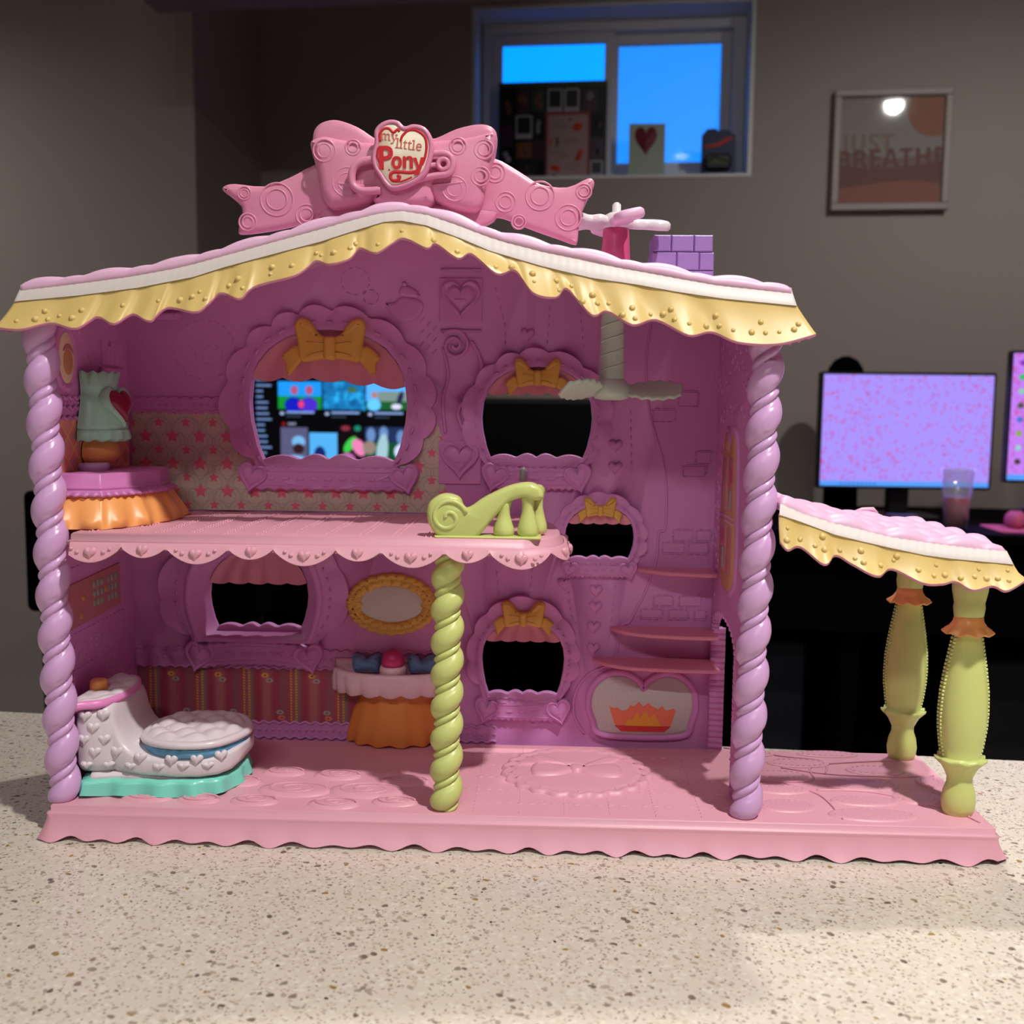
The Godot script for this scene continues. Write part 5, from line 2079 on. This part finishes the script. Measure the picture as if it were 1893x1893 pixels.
func roof():
	var st := begin()
	quilt(st, pts(ROOF), -6.0, 146.0, 4.8, 44.0, true)
	var r := part(st, "roof", "roof_pink", house)
	eaves(r, pts(ROOF), pts(TRIM), pts(HEM), BEADS, 147.0, 0.0, true, true)

func porch():
	for z in [124.0, 17.0]:
		porch_pillar(z)
	var st := begin()
	quilt(st, pts(PORCH), 2.0, 146.0, 7.0, 36.0)
	var r := part(st, "porch_roof", "roof_pink", house)
	eaves(r, pts(PORCH), pts(PORCH_TRIM), pts(PORCH_HEM), PORCH_BEADS, 148.0, 4.0, false, true)
	st = begin()
	tube(st, PackedVector3Array([Vector3(562, 210, 6), Vector3(569, 213, 6), Vector3(577, 213.5, 6), Vector3(580, 210, 6)]), 1.8, 8)
	part(st, "clip_tab", "roof_pink", r)

func rings(st: SurfaceTool, list: Array, z: float):
	# pressed circles: [x, y, radius]
	for q in list:
		for k in [1.0, 0.62]:
			ridge(st, ell(q[0], q[1], q[2] * k, q[2] * k * 0.98, 30), z, 0.7, true)

func roof_bow():
	var b := Node3D.new()
	b.name = "roof_bow"
	house.add_child(b)
	var z := 86.0
	var st := begin()
	pillow(st, curve(pts([107, 434, 114, 435.5, 134, 434, 152, 440, 168, 448, 185, 452, 185, 420, 178, 418, 161, 410, 139, 405, 119, 402.5, 116, 405, 119, 418, 115, 424, 106, 431]), true, 3), [[1.5, z], [0, z + 1.5], [0, z + 5.0], [1.6, z + 6.8], [4, z + 7.2]], true)
	rings(st, [[143, 425, 11.0], [123, 410, 5.8], [163, 415, 7.0], [121, 429, 4.4]], z + 7.0)
	put(st, "bow_tail", m("bow_pink"), b)
	st = begin()
	pillow(st, curve(pts([270, 420, 270, 450, 288, 453, 306, 444, 320, 436, 338, 434, 352, 440, 356, 437, 354, 431, 347, 415, 345.5, 399, 343, 397, 334, 400, 315, 406.5, 295, 414]), true, 3), [[1.5, z], [0, z + 1.5], [0, z + 5.0], [1.6, z + 6.8], [4, z + 7.2]], true)
	rings(st, [[290, 443, 6.4], [297, 424, 6.6], [320, 428, 9.5], [306, 411, 4.6], [339, 414, 8.5], [349, 431, 5.0]], z + 7.0)
	put(st, "bow_tail", m("bow_pink"), b)
	for s in [0, 1]:
		st = begin()
		var loop := pts([168, 467, 171, 473, 177, 476, 185, 476.5, 198, 472, 211, 464, 226, 458, 226, 432, 211, 425, 203, 421, 190, 418.5, 180, 418.5, 174.5, 427, 173, 436, 171, 445, 168, 456]) if s == 0 else pts([236, 462, 250, 465, 264, 471, 278, 474, 287, 472.5, 291, 466, 289, 450, 285, 434, 282, 421, 276, 416, 262, 418, 246, 426, 236, 432])
		var front := pts([168, 461.5, 176, 464.5, 186, 463, 198, 461, 212, 460, 226, 456, 226, 432, 211, 425, 203, 421, 190, 418.5, 180, 418.5, 174.5, 427, 173, 436, 171, 445, 168, 456]) if s == 0 else pts([236, 458, 250, 461.5, 266, 463, 278, 465, 288, 467.5, 290.5, 463, 289, 450, 285, 434, 282, 421, 276, 416, 262, 418, 246, 426, 236, 432])
		pillow(st, curve(loop, true, 3), [[2.0, z - 2], [0, z + 1], [0, z + 7.0], [1.4, z + 9.5], [4, z + 10]], true)
		pillow(st, curve(front, true, 3), [[0.3, z + 8], [0.2, z + 13], [1.2, z + 16], [3.4, z + 18], [6.5, z + 19]])
		rings(st, [[178, 454, 7.2], [197, 456, 5.0], [193, 434, 9.6]] if s == 0 else [[266, 457, 5.4], [283, 455, 6.2], [264, 430, 8.0], [281, 438, 6.0]], z + 18.6)
		tube(st, PackedVector3Array([Vector3(173, 437, z + 14.0), Vector3(188, 433 if s == 0 else 433, z + 18.5), Vector3(206, 431, z + 18.8)]) if s == 0 else PackedVector3Array([Vector3(284, 436, z + 14.0), Vector3(268, 434, z + 18.5), Vector3(250, 432, z + 18.8)]), 1.0, 8)
		put(st, "bow_loop", m("bow_pink"), b)
	st = begin()
	pillow(st, curve(pts([210, 425, 214, 420, 232, 418, 248, 420, 250, 428, 248, 446, 214, 446]), true, 3), [[0, z], [0, z + 18], [2, z + 21], [5, z + 22]], true)
	pillow(st, curve(pts([176, 421, 284, 421, 281, 408, 240, 400, 190, 405]), true, 3), [[0, z - 2], [0, z + 6], [1, z + 7]], true)
	put(st, "bow_knot", m("bow_pink"), b)
	# safety pin behind the badge
	st = begin()
	tube(st, on_z(curve(pts([222, 447, 208, 447, 200, 444, 197, 438, 198, 431, 204, 427.5, 216, 428]), false, 6), z + 23), 2.6, 10)
	tube(st, on_z(curve(pts([240, 450.5, 256, 451.5, 262, 449, 263, 443, 260, 438.5, 250, 437, 238, 434]), false, 6), z + 23), 2.1, 10)
	tube(st, on_z(ell(257, 444.5, 3.4, 3.4, 20), z + 23.5), 1.6, 8, true)
	tube(st, on_z(pts([238, 443, 252, 444]), z + 23), 1.7, 8)
	put(st, "safety_pin", m("bow_pink"), b)
	# badge
	st = begin()
	var bz := z + 24.0
	var outline := curve(pts([210.5, 448, 212.5, 457, 212.5, 464.5, 216, 469, 222, 471.5, 228, 470.8, 232, 467.5, 238, 468.8, 245, 467, 249.5, 461.5, 251, 454, 249, 444, 246, 437, 239, 431.5, 230, 428, 223, 427.5, 218.5, 431, 214.5, 437, 212, 441]), true, 4)
	pillow(st, outline, [[1, bz - 3], [0, bz - 1], [0, bz + 2.4], [0.8, bz + 3.6], [2.4, bz + 3.9], [2.9, bz + 2.8], [3.2, bz + 2.8]], true)
	var bg := put(st, "badge", m("bow_pink"), b)
	st = begin()
	pillow(st, outline, [[3.1, bz + 2.2], [3.3, bz + 3.2]])
	put(st, "badge_face", m("badge_cream"), b)
	var tz := bz + 3.35
	st = begin()
	for line in [[216.5, 457.5, 216, 462, 218.5, 465.5, 222, 465.8, 225, 463.4, 227.6, 465.2, 229, 464], [229.6, 458, 231, 461.5, 235, 464.8, 240, 464.6, 245, 461, 246.5, 455, 245.5, 448, 243.5, 443]]:
		var c := curve(pts(line), false, 5)
		tube(st, on_z(c, tz), 0.85, 6, false, [], 0.4)
	tube(st, on_z(curve(pts([214.6, 454, 214.4, 448, 216.5, 443, 218.4, 440]), false, 5), tz), 0.6, 6, false, [], 0.4)
	# swash under the name
	tube(st, on_z(curve(pts([242.6, 442.5, 241, 439.5, 236, 438.2, 229, 438.6, 224.4, 438.2, 223, 435.6, 224.6, 433.2, 227.6, 433.4, 229, 435.4, 227.4, 436.6]), false, 5), tz), 1.1, 6, false, [], 0.4)
	tube(st, on_z(curve(pts([226, 432.4, 230, 432.6, 234, 434, 237, 435.4]), false, 5), tz), 0.6, 6, false, [], 0.4)
	tube(st, on_z(pts([222.0, 439.6, 222.6, 440.2]), tz), 0.7, 6, false, [], 0.4)
	put(st, "logo_flourish", m("badge_red"), b)
	text("my", 0.0076, Vector3(222.0, 461.0, tz) * 0.001, m("badge_rust"), b, "logo_lettering", true, 0.0005, -0.1, 400)
	text("little", 0.0080, Vector3(235.0, 455.6, tz) * 0.001, m("badge_rust"), b, "logo_lettering", true, 0.0005, -0.12, 400)
	# the large word, its letters swelling and stepping downhill
	var x := 219.6
	for q in [["P", 0.0200, 447.4, 0.03], ["o", 0.0136, 445.4, -0.05], ["n", 0.0136, 445.6, 0.0], ["y", 0.0136, 444.8, 0.05]]:
		var w: float = {"P": 7.6, "o": 7.2, "n": 7.2, "y": 7.0}[q[0]]
		text(q[0], q[1], Vector3(x, q[2], tz + 0.2) * 0.001, m("badge_red"), b, "logo_lettering", false, 0.0007, q[3], 900)
		x += w

func chimney_and_fan():
	var st := begin()
	box(st, Vector3(401, 360, 16), Vector3(442, 399, 48), 0.8)
	var c := part(st, "chimney", "chimney_purple", house)
	var rows := [[386.0, 398.5, [399.5, 417.0, 433.0, 443.5]], [399.0, 410.5, [400.5, 413.0, 429.0, 442.5]], [374.0, 385.5, [399.5, 410.0, 426.0, 443.5]]]
	for r in rows:
		for i in 3:
			st = begin()
			box(st, Vector3(r[2][i] + 0.25, r[0], 14.5), Vector3(r[2][i + 1] - 0.25, r[1], 50.0), 0.8)
			part(st, "brick", "chimney_purple", c)
	# rooftop knob with propeller petals
	st = begin()
	revolve(st, [Vector2(10.5, 376), Vector2(10.0, 392), Vector2(9.0, 409), Vector2(8.4, 411)], Vector3(372.5, 0, 70), 28)
	part(st, "propeller_mount", "rose", house)
	var pr := Node3D.new()
	pr.name = "propeller"
	house.add_child(pr)
	st = begin()
	revolve(st, [Vector2(8, 410.5), Vector2(10, 412), Vector2(9.5, 419), Vector2(5, 421.5), Vector2(3.0, 422), Vector2(3.0, 427), Vector2(1.4, 428.5)], Vector3(372.5, 0, 70), 28)
	put(st, "propeller_hub", m("pearl_white"), pr)
	for k in 4:
		st = begin()
		X = Transform3D(Basis(Vector3.UP, 0.22 + TAU * k / 4.0), Vector3(372.5, 414.5, 70)) * Transform3D(Basis(Vector3(1, 0, 0), -PI / 2 + 0.25), Vector3.ZERO)
		pillow(st, curve(pts([6, -4.5, 13, -8.5, 20, -6.5, 28, -10.5, 36, -8, 38, 0, 36, 8, 28, 10.5, 20, 6.5, 13, 8.5, 6, 4.5]), true, 4), [[1.2, -3.0], [0, -1.6], [0, 1.6], [1.6, 3.2], [3.6, 3.6]], true)
		straight()
		put(st, "propeller_petal", m("pearl_white" if k % 2 == 0 else "roof_pink"), pr)
	# indoor fan hanging on its twisted shaft
	var fan := Node3D.new()
	fan.name = "ceiling_fan"
	house.add_child(fan)
	st = begin()
	var prof := []
	for k in 30:
		prof.append(Vector2(7.6 + 1.2 * (1.0 - k / 29.0), 305.0 + k * 2.4))
	revolve(st, prof, Vector3(371.5, 0, 70), 24)
	for k in 5:
		var line := PackedVector3Array()
		for j in 15:
			var a := -2.9 + 2.7 * j / 14.0
			var y := 313.0 + k * 10.0 + j * 0.5
			line.append(Vector3(371.5 + cos(a) * 8.3, y, 70 - sin(a) * 8.3))
		tube(st, line, 0.7, 6)
	put(st, "fan_shaft", m("sage"), fan)
	st = begin()
	revolve(st, [Vector2(6, 293.5), Vector2(11.5, 294.5), Vector2(13.5, 298), Vector2(13, 303), Vector2(10, 307), Vector2(8, 309)], Vector3(371.5, 0, 70), 30)
	put(st, "fan_hub", m("sage"), fan)
	for q in [[PI + 0.62, 42.0, 12.0, 0.55], [-0.22, 49.0, 8.5, 0.85], [1.75, 42.0, 10.0, 0.4]]:
		st = begin()
		X = Transform3D(Basis(Vector3.UP, q[0]), Vector3(371.5, 300.5, 70)) * Transform3D(Basis(Vector3(1, 0, 0), -PI / 2 + q[3]), Vector3.ZERO)
		var blade := PackedVector2Array()
		var l: float = q[1]
		var w: float = q[2]
		for i in 40:
			var t := i / 39.0
			blade.append(Vector2(9 + (l - 9) * t, -w * (0.15 + 0.85 * sin(PI * (0.1 + 0.72 * t))) + 0.7 * sin(t * 34.0)))
		for i in 40:
			var t := 1.0 - i / 39.0
			blade.append(Vector2(9 + (l - 9) * t, w * (0.15 + 0.85 * sin(PI * (0.1 + 0.72 * t))) + 0.7 * sin(t * 34.0)))
		pillow(st, blade, [[0.5, -1.4], [0, -0.8], [0, 0.8], [1.0, 1.5]], true)
		straight()
		put(st, "fan_blade", m("sage"), fan)

func washstand():
	var w := Node3D.new()
	w.name = "washstand"
	house.add_child(w)
	var c := Vector3(209, 0, 1)
	# the half-round skirt, opening towards the room
	var st := begin()
	revolve(st, [Vector2(38, 23.5), Vector2(39, 24.5), Vector2(37, 36), Vector2(33.5, 48), Vector2(29.5, 56), Vector2(28.4, 58), Vector2(29.4, 60), Vector2(27.6, 62), Vector2(30, 65), Vector2(36, 69)], c, 72, PI, TAU, [13.0, 0.4, [0.03, 0.03, 0.022, 0.012, 0.005], [-0.8, -0.8]], 0.62)
	put(st, "skirt", m("deep_orange"), w)
	st = begin()
	revolve(st, [Vector2(46, 65), Vector2(47.5, 66), Vector2(48.5, 72), Vector2(49, 78), Vector2(48.5, 81), Vector2(45, 81.6), Vector2(43, 80.5), Vector2(30, 77)], c, 90, PI, TAU, [9.0, 0.0, [0.06, 0.06, 0.045, 0.02, 0.015, 0.0, 0.0, 0.0], [-2.0, -2.0], 1], 0.56)
	put(st, "basin", m("basin_pink"), w)
	st = begin()
	for k in 13:
		var a := PI + PI * (k + 0.5) / 13.0
		dome(st, Vector3(209 + cos(a) * 44, 78 + 0.0, 1 - sin(a) * 25), 1.2, 1.6)
	facing_up(0)
	straight()
	st = begin()
	box(st, Vector3(161, 76, 0), Vector3(257, 88, 4), 1.5)
	put(st, "backboard", m("basin_pink"), w)
	for s in [-1, 1]:
		st = begin()
		var x: float = 209.0 + s * 22.0
		pillow(st, curve(pts([x - 3, 80, x - 9, 79, x - 11, 86, x - 10, 93, x - 4, 92, x, 89, x + 4, 92, x + 10, 93, x + 11, 86, x + 9, 79, x + 3, 80]), true, 4), [[0, 4], [0, 9], [1.4, 11.5], [3.5, 12.5]])
		put(st, "tap", m("tap_blue"), w)
	st = begin()
	revolve(st, [Vector2(10, 78), Vector2(10.5, 84), Vector2(9.6, 86)], Vector3(209, 0, 14), 28)
	put(st, "spout", m("basin_pink"), w)
	st = begin()
	revolve(st, [Vector2(8.4, 86), Vector2(8.8, 89), Vector2(8.2, 93), Vector2(6, 97), Vector2(2, 99), Vector2(1.0, 99.1)], Vector3(209, 0, 14), 28)
	put(st, "spout_knob", m("magenta"), w)

# ---------------------------------------------------------------- loose toys
func toy_furniture():
	# side table with an orange skirt, half round, its flat side to the left wall
	var t := Node3D.new()
	t.name = "side_table"
	add_child(t)
	tag(t, "half-round toy table with an orange frilled skirt and purple tiers on the upper floor", "toy table")
	var c := Vector2(0, -66)
	var plan := PackedVector2Array()
	var oct := [[0, -136], [36, -133], [54, -102], [60, -62], [54, -24], [34, -6], [0, -4]]
	for k in oct.size() - 1:   # the sides of a half octagon, finely divided for the folds
		for i in 30:
			plan.append(Vector2(oct[k][0], oct[k][1]).lerp(Vector2(oct[k + 1][0], oct[k + 1][1]), i / 30.0))
	for i in 20:
		plan.append(Vector2(0, lerpf(-4.0, -136.0, i / 20.0)))
	var st := begin()
	stack(st, plan, c, [[0.98, 204.3, 0.0], [1.0, 205.5, 0.036], [0.96, 211, 0.034], [0.90, 217, 0.024], [0.84, 223, 0.012], [0.80, 228, 0.004]], 11.0)
	put(st, "skirt", m("orange"), t)
	st = begin()
	stack(st, plan, c, [[0.80, 224.5, 0.0], [0.86, 225.0, 0.012], [0.87, 226.6, 0.012], [0.80, 228.6, 0.0], [0.80, 229.6, 0.0]], 34.0)
	put(st, "frilled_tier", m("orchid"), t)
	st = begin()
	stack(st, plan, c, [[0.80, 229.2, 0.0], [0.805, 229.8, 0.0], [0.805, 231.4, 0.0], [0.785, 231.6, 0.0], [0.785, 239.4, 0.0], [0.775, 240.2, 0.0]], 1.0)
	put(st, "tier", m("orchid"), t)
	# lamp
	var l := Node3D.new()
	l.name = "table_lamp"
	add_child(l)
	tag(l, "toy lamp with mint shade, dark red heart and orange globe base on the half-round table", "toy lamp")
	var b := Vector3(0, 240.0, 66)
	st = begin()
	revolve(st, [Vector2(11, 0), Vector2(11, 4.5), Vector2(9.5, 5.5)], Vector3(6, 240.2, 80), 24)
	put(st, "plug", m("lilac"), l)
	st = begin()
	revolve(st, [Vector2(11, 0.3), Vector2(10, 2), Vector2(9.5, 4), Vector2(14, 5.5), Vector2(17.4, 9), Vector2(18.2, 13), Vector2(17.2, 17), Vector2(15, 20), Vector2(14, 21), Vector2(14, 24)], b, 40, -PI * 0.5, PI * 0.5)
	put(st, "globe_base", m("orange"), l)
	st = begin()
	revolve(st, [Vector2(24.5, 21), Vector2(25.5, 22), Vector2(24.5, 28.5), Vector2(23, 29.2), Vector2(24.2, 30), Vector2(23.6, 32), Vector2(21.0, 40), Vector2(18.6, 47), Vector2(17.2, 53), Vector2(16.8, 57), Vector2(17.8, 57.6), Vector2(17.4, 60), Vector2(19, 69), Vector2(18, 69.4), Vector2(15.5, 63)], b, 72, -PI * 0.5, PI * 0.5, [16.0, 0.0, [0.035, 0.035, 0.015, 0, 0, 0, 0, 0, 0, 0, 0, 0, 0.035, 0.035], [0.8, 0.8, 0, 0, 0, 0, 0, 0, 0, 0, 0, 0, 0.8, 0.8]])
	put(st, "shade", m("mint"), l)
	st = begin()
	X = Transform3D(Basis(Vector3.UP, 1.35), b + Vector3(20.5, 45, 1)) * Transform3D(Basis(Vector3(1, 0, 0), -0.25), Vector3.ZERO)
	puff(st, heart(0, 0, 29, 30), [[1.0, -6.0], [1.0, 1.0], [0.88, 1.8]])
	var hr := put(st, "heart_mount", m("mint"), l)
	st = begin()
	puff(st, heart(0, 0, 23, 24), [[1.0, 0.5], [0.97, 2.6], [0.8, 4.4], [0.5, 5.6]])
	straight()
	put(st, "heart", m("cherry"), l, "dark red heart")
	# toilet shaped like a quilted boot
	var o := Node3D.new()
	o.name = "toy_toilet"
	add_child(o)
	tag(o, "white heart-studded toy toilet with quilted lid beside the house's left front column", "toy toilet")
	toilet(o)

func toilet(o: Node3D):
	# closed body: rings across the length, each ring an upright oval slice
	var zc := 93.0
	var st := begin()
	var rows := []
	# x, half depth, bottom y, top y
	var sl := [[10.0, 33.0, 34.0, 83.0], [12.0, 34.5, 33.4, 84.5], [20.0, 35.5, 33.0, 84.5], [28.0, 34.5, 33.0, 84.5], [32.0, 32.0, 33.0, 84.0], [33.5, 31.0, 33.0, 81.0], [34.5, 31.0, 33.0, 75.0], [36.5, 31.5, 33.0, 67.5], [39.5, 32.0, 33.0, 61.0], [44.0, 33.0, 33.0, 55.5], [50.0, 34.0, 33.0, 52.0], [60.0, 35.0, 33.0, 50.0], [78.0, 36.0, 33.0, 49.0], [94.0, 35.0, 33.2, 49.5], [105.0, 31.5, 34.0, 50.5], [112.0, 26.0, 36.0, 51.5], [116.5, 19.0, 40.0, 52.0], [118.5, 12.0, 45.0, 52.0]]
	var n := 40
	for q in sl:
		var row := PackedVector3Array()
		var h: float = (q[3] - q[2]) / 2.0
		var my: float = (q[3] + q[2]) / 2.0
		for j in n:
			var a := TAU * j / n
			var ca := cos(a)
			var sa := sin(a)
			row.append(Vector3(q[0], my + h * signf(sa) * pow(absf(sa), 0.42), zc + q[1] * signf(ca) * pow(absf(ca), 0.42)))
		rows.append(row)
	grid(st, rows, true, true)
	for e in [0, rows.size() - 1]:
		var mid := Vector3(sl[e][0], (sl[e][2] + sl[e][3]) / 2.0, zc)
		for j in n:
			if e == 0:
				V(st, mid); V(st, rows[e][(j + 1) % n]); V(st, rows[e][j])
			else:
				V(st, mid); V(st, rows[e][j]); V(st, rows[e][(j + 1) % n])
	put(st, "body", m("pearl_white"), o)
	# plinth and frilled foot
	st = begin()
	facing_up(0)
	var foot := curve(pts([14, -zc + 34, 14, -zc - 34, 40, -zc - 36, 80, -zc - 36, 104, -zc - 28, 112, -zc, 104, -zc + 28, 80, -zc + 36, 40, -zc + 36]), true, 6)
	pillow(st, foot, [[4, 24], [4, 34], [5.5, 36]], true)
	straight()
	put(st, "plinth", m("pearl_white"), o)
	st = begin()
	facing_up(0)
	var frill := ccw(foot)
	var fr_rows := []
	for k in 5:
		var t := k / 4.0
		var row := PackedVector3Array()
		for j in frill.size() * 3:
			var p := frill[int(j / 3.0)].lerp(frill[(int(j / 3.0) + 1) % frill.size()], (j % 3) / 3.0)
			var d := (p - Vector2(62, -zc)).normalized()
			var wv := sin(j * 0.55 + 0.8 * sin(j * 0.13))
			var e := lerpf(5.0, 2.6, t) + wv * (2.0 - t * 0.9)

			row.append(Vector3(p.x + d.x * e * (0.0 if p.x < 15 else 1.0), p.y + d.y * e, lerpf(22.4, 33.0, t) + (wv * 0.9 * (1.0 - t)) + 0.9 * (1.0 - t)))
		fr_rows.append(row)
	var inner := PackedVector3Array()
	for p in fr_rows[-1]:
		inner.append(Vector3(lerpf(p.x, 62.0, 0.09), lerpf(p.y, -zc, 0.12), p.z + 0.4))
	fr_rows.append(inner)
	grid(st, fr_rows, true)
	straight()
	put(st, "frilled_foot", m("teal"), o, "mint frilled foot")
	# tank lid: pink rim and quilted white top, orange flush button
	st = begin()
	facing_up(0)
	var tank := curve(pts([8, -zc + 35, 8, -zc - 35, 18, -zc - 36.5, 27, -zc - 32, 33, -zc - 18, 35, -zc, 33, -zc + 18, 27, -zc + 32, 18, -zc + 36.5]), true, 5)
	pillow(st, tank, [[2, 81.0], [-0.3, 81.4], [-0.8, 83.6], [-0.3, 86.0], [1.2, 86.8]], true)
	straight()
	put(st, "tank_rim", m("candy_pink"), o, "candy pink tank rim")
	quilted_pad(o, tank, 86.3, 2.2, "tank_top")
	st = begin()
	revolve(st, [Vector2(6.2, 87), Vector2(5.8, 93.0), Vector2(4.8, 94.0), Vector2(3, 94.2)], Vector3(14, 0, zc + 6), 28)
	put(st, "flush_button", m("orange"), o, "orange flush button")
	# bowl seat and quilted lid
	st = begin()
	facing_up(0)
	var lid := curve(pts([50, -zc + 20, 47, -zc, 50, -zc - 20, 64, -zc - 33, 86, -zc - 37, 107, -zc - 29, 119, -zc, 107, -zc + 29, 86, -zc + 37, 64, -zc + 33]), true, 6)
	pillow(st, lid, [[2.5, 48], [1.0, 50.0], [0.6, 55.0]], true)
	straight()
	put(st, "seat_ring", m("sky_blue"), o, "sky blue seat ring")
	st = begin()
	facing_up(0)
	pillow(st, lid, [[1.0, 55.0], [-1.0, 55.6], [-1.4, 57.5], [-0.6, 59.4], [1.4, 60.2], [2.4, 59.8]], true)
	straight()
	var ld := put(st, "lid", m("pearl_white"), o)
	quilted_pad(o, inset(ccw(lid), 2.0), 59.6, 4.2, "lid_quilt")
	st = begin()
	for s in [-1, 1]:
		tube(st, PackedVector3Array([Vector3(46.0, 53.5, zc + s * 18 - 3), Vector3(46.0, 53.5, zc + s * 18 + 3)]), 2.2, 10)
	put(st, "hinge", m("pearl_white"), o)
	# heart studs on the front side
	for q in [[17, 76, 1], [29, 76.5, 1], [22.5, 68, 1], [16, 59.5, 1], [29, 59.5, 1], [23, 51, 1], [37, 50.5, 1], [17, 42, 0], [31, 41.5, 0], [47, 41.5, 0], [67, 42, 0], [84, 43, 0], [100, 43, 0], [54, 47.5, 1], [76, 47, 1], [93, 47.5, 1], [108, 48.5, 1]]:
		var xx: float = q[0]
		var yy: float = q[1]
		# depth of the front face there, from the slices
		var hd := 0.0
		for i in sl.size() - 1:
			if xx >= sl[i][0] and xx <= sl[i + 1][0]:
				hd = lerpf(sl[i][1], sl[i + 1][1], (xx - sl[i][0]) / (sl[i + 1][0] - sl[i][0]))
		st = begin()
		var yaw := 0.0 if xx < 88 else (xx - 88) * 0.03
		X = Transform3D(Basis(Vector3.UP, yaw), Vector3(xx, yy, zc + hd * 0.99))
		puff(st, heart(0, 0, 9.0, 8.0 if q[2] == 1 else 5.6), [[1.0, -1.0], [0.96, 0.3], [0.78, 1.3], [0.45, 1.8]])
		straight()
		put(st, "heart_stud", m("pearl_white"), o)

func quilted_pad(o: Node3D, outline: PackedVector2Array, y: float, puff: float, called: String):
	# cushion of diamond pockets inside an outline drawn on the floor plan
	var poly := ccw(outline)
	var c := Vector2.ZERO
	for p in poly:
		c += p / poly.size()
	var st := begin()
	facing_up(0)
	var rows := []
	var steps := 16
	for k in steps + 1:
		var t := 1.0 - float(k) / steps * 0.98
		var row := PackedVector3Array()
		for j in poly.size() * 2:
			var p := poly[int(j / 2.0)].lerp(poly[(int(j / 2.0) + 1) % poly.size()], (j % 2) / 2.0)
			var q := c + (p - c) * (0.95 * t)
			var a := q.x / 10.0
			var b := q.y / 10.0
			var d := pow(absf(sin(PI * (a + b) * 0.5) * sin(PI * (a - b) * 0.5)), 0.5)
			var rim := clampf((1.0 - t) * 7.0, 0.0, 1.0)
			row.append(Vector3(q.x, q.y, y + puff * sqrt(rim) * (0.2 + 0.8 * d)))
		rows.append(row)
	grid(st, rows, true)
	straight()
	put(st, called, m("pearl_white"), o)
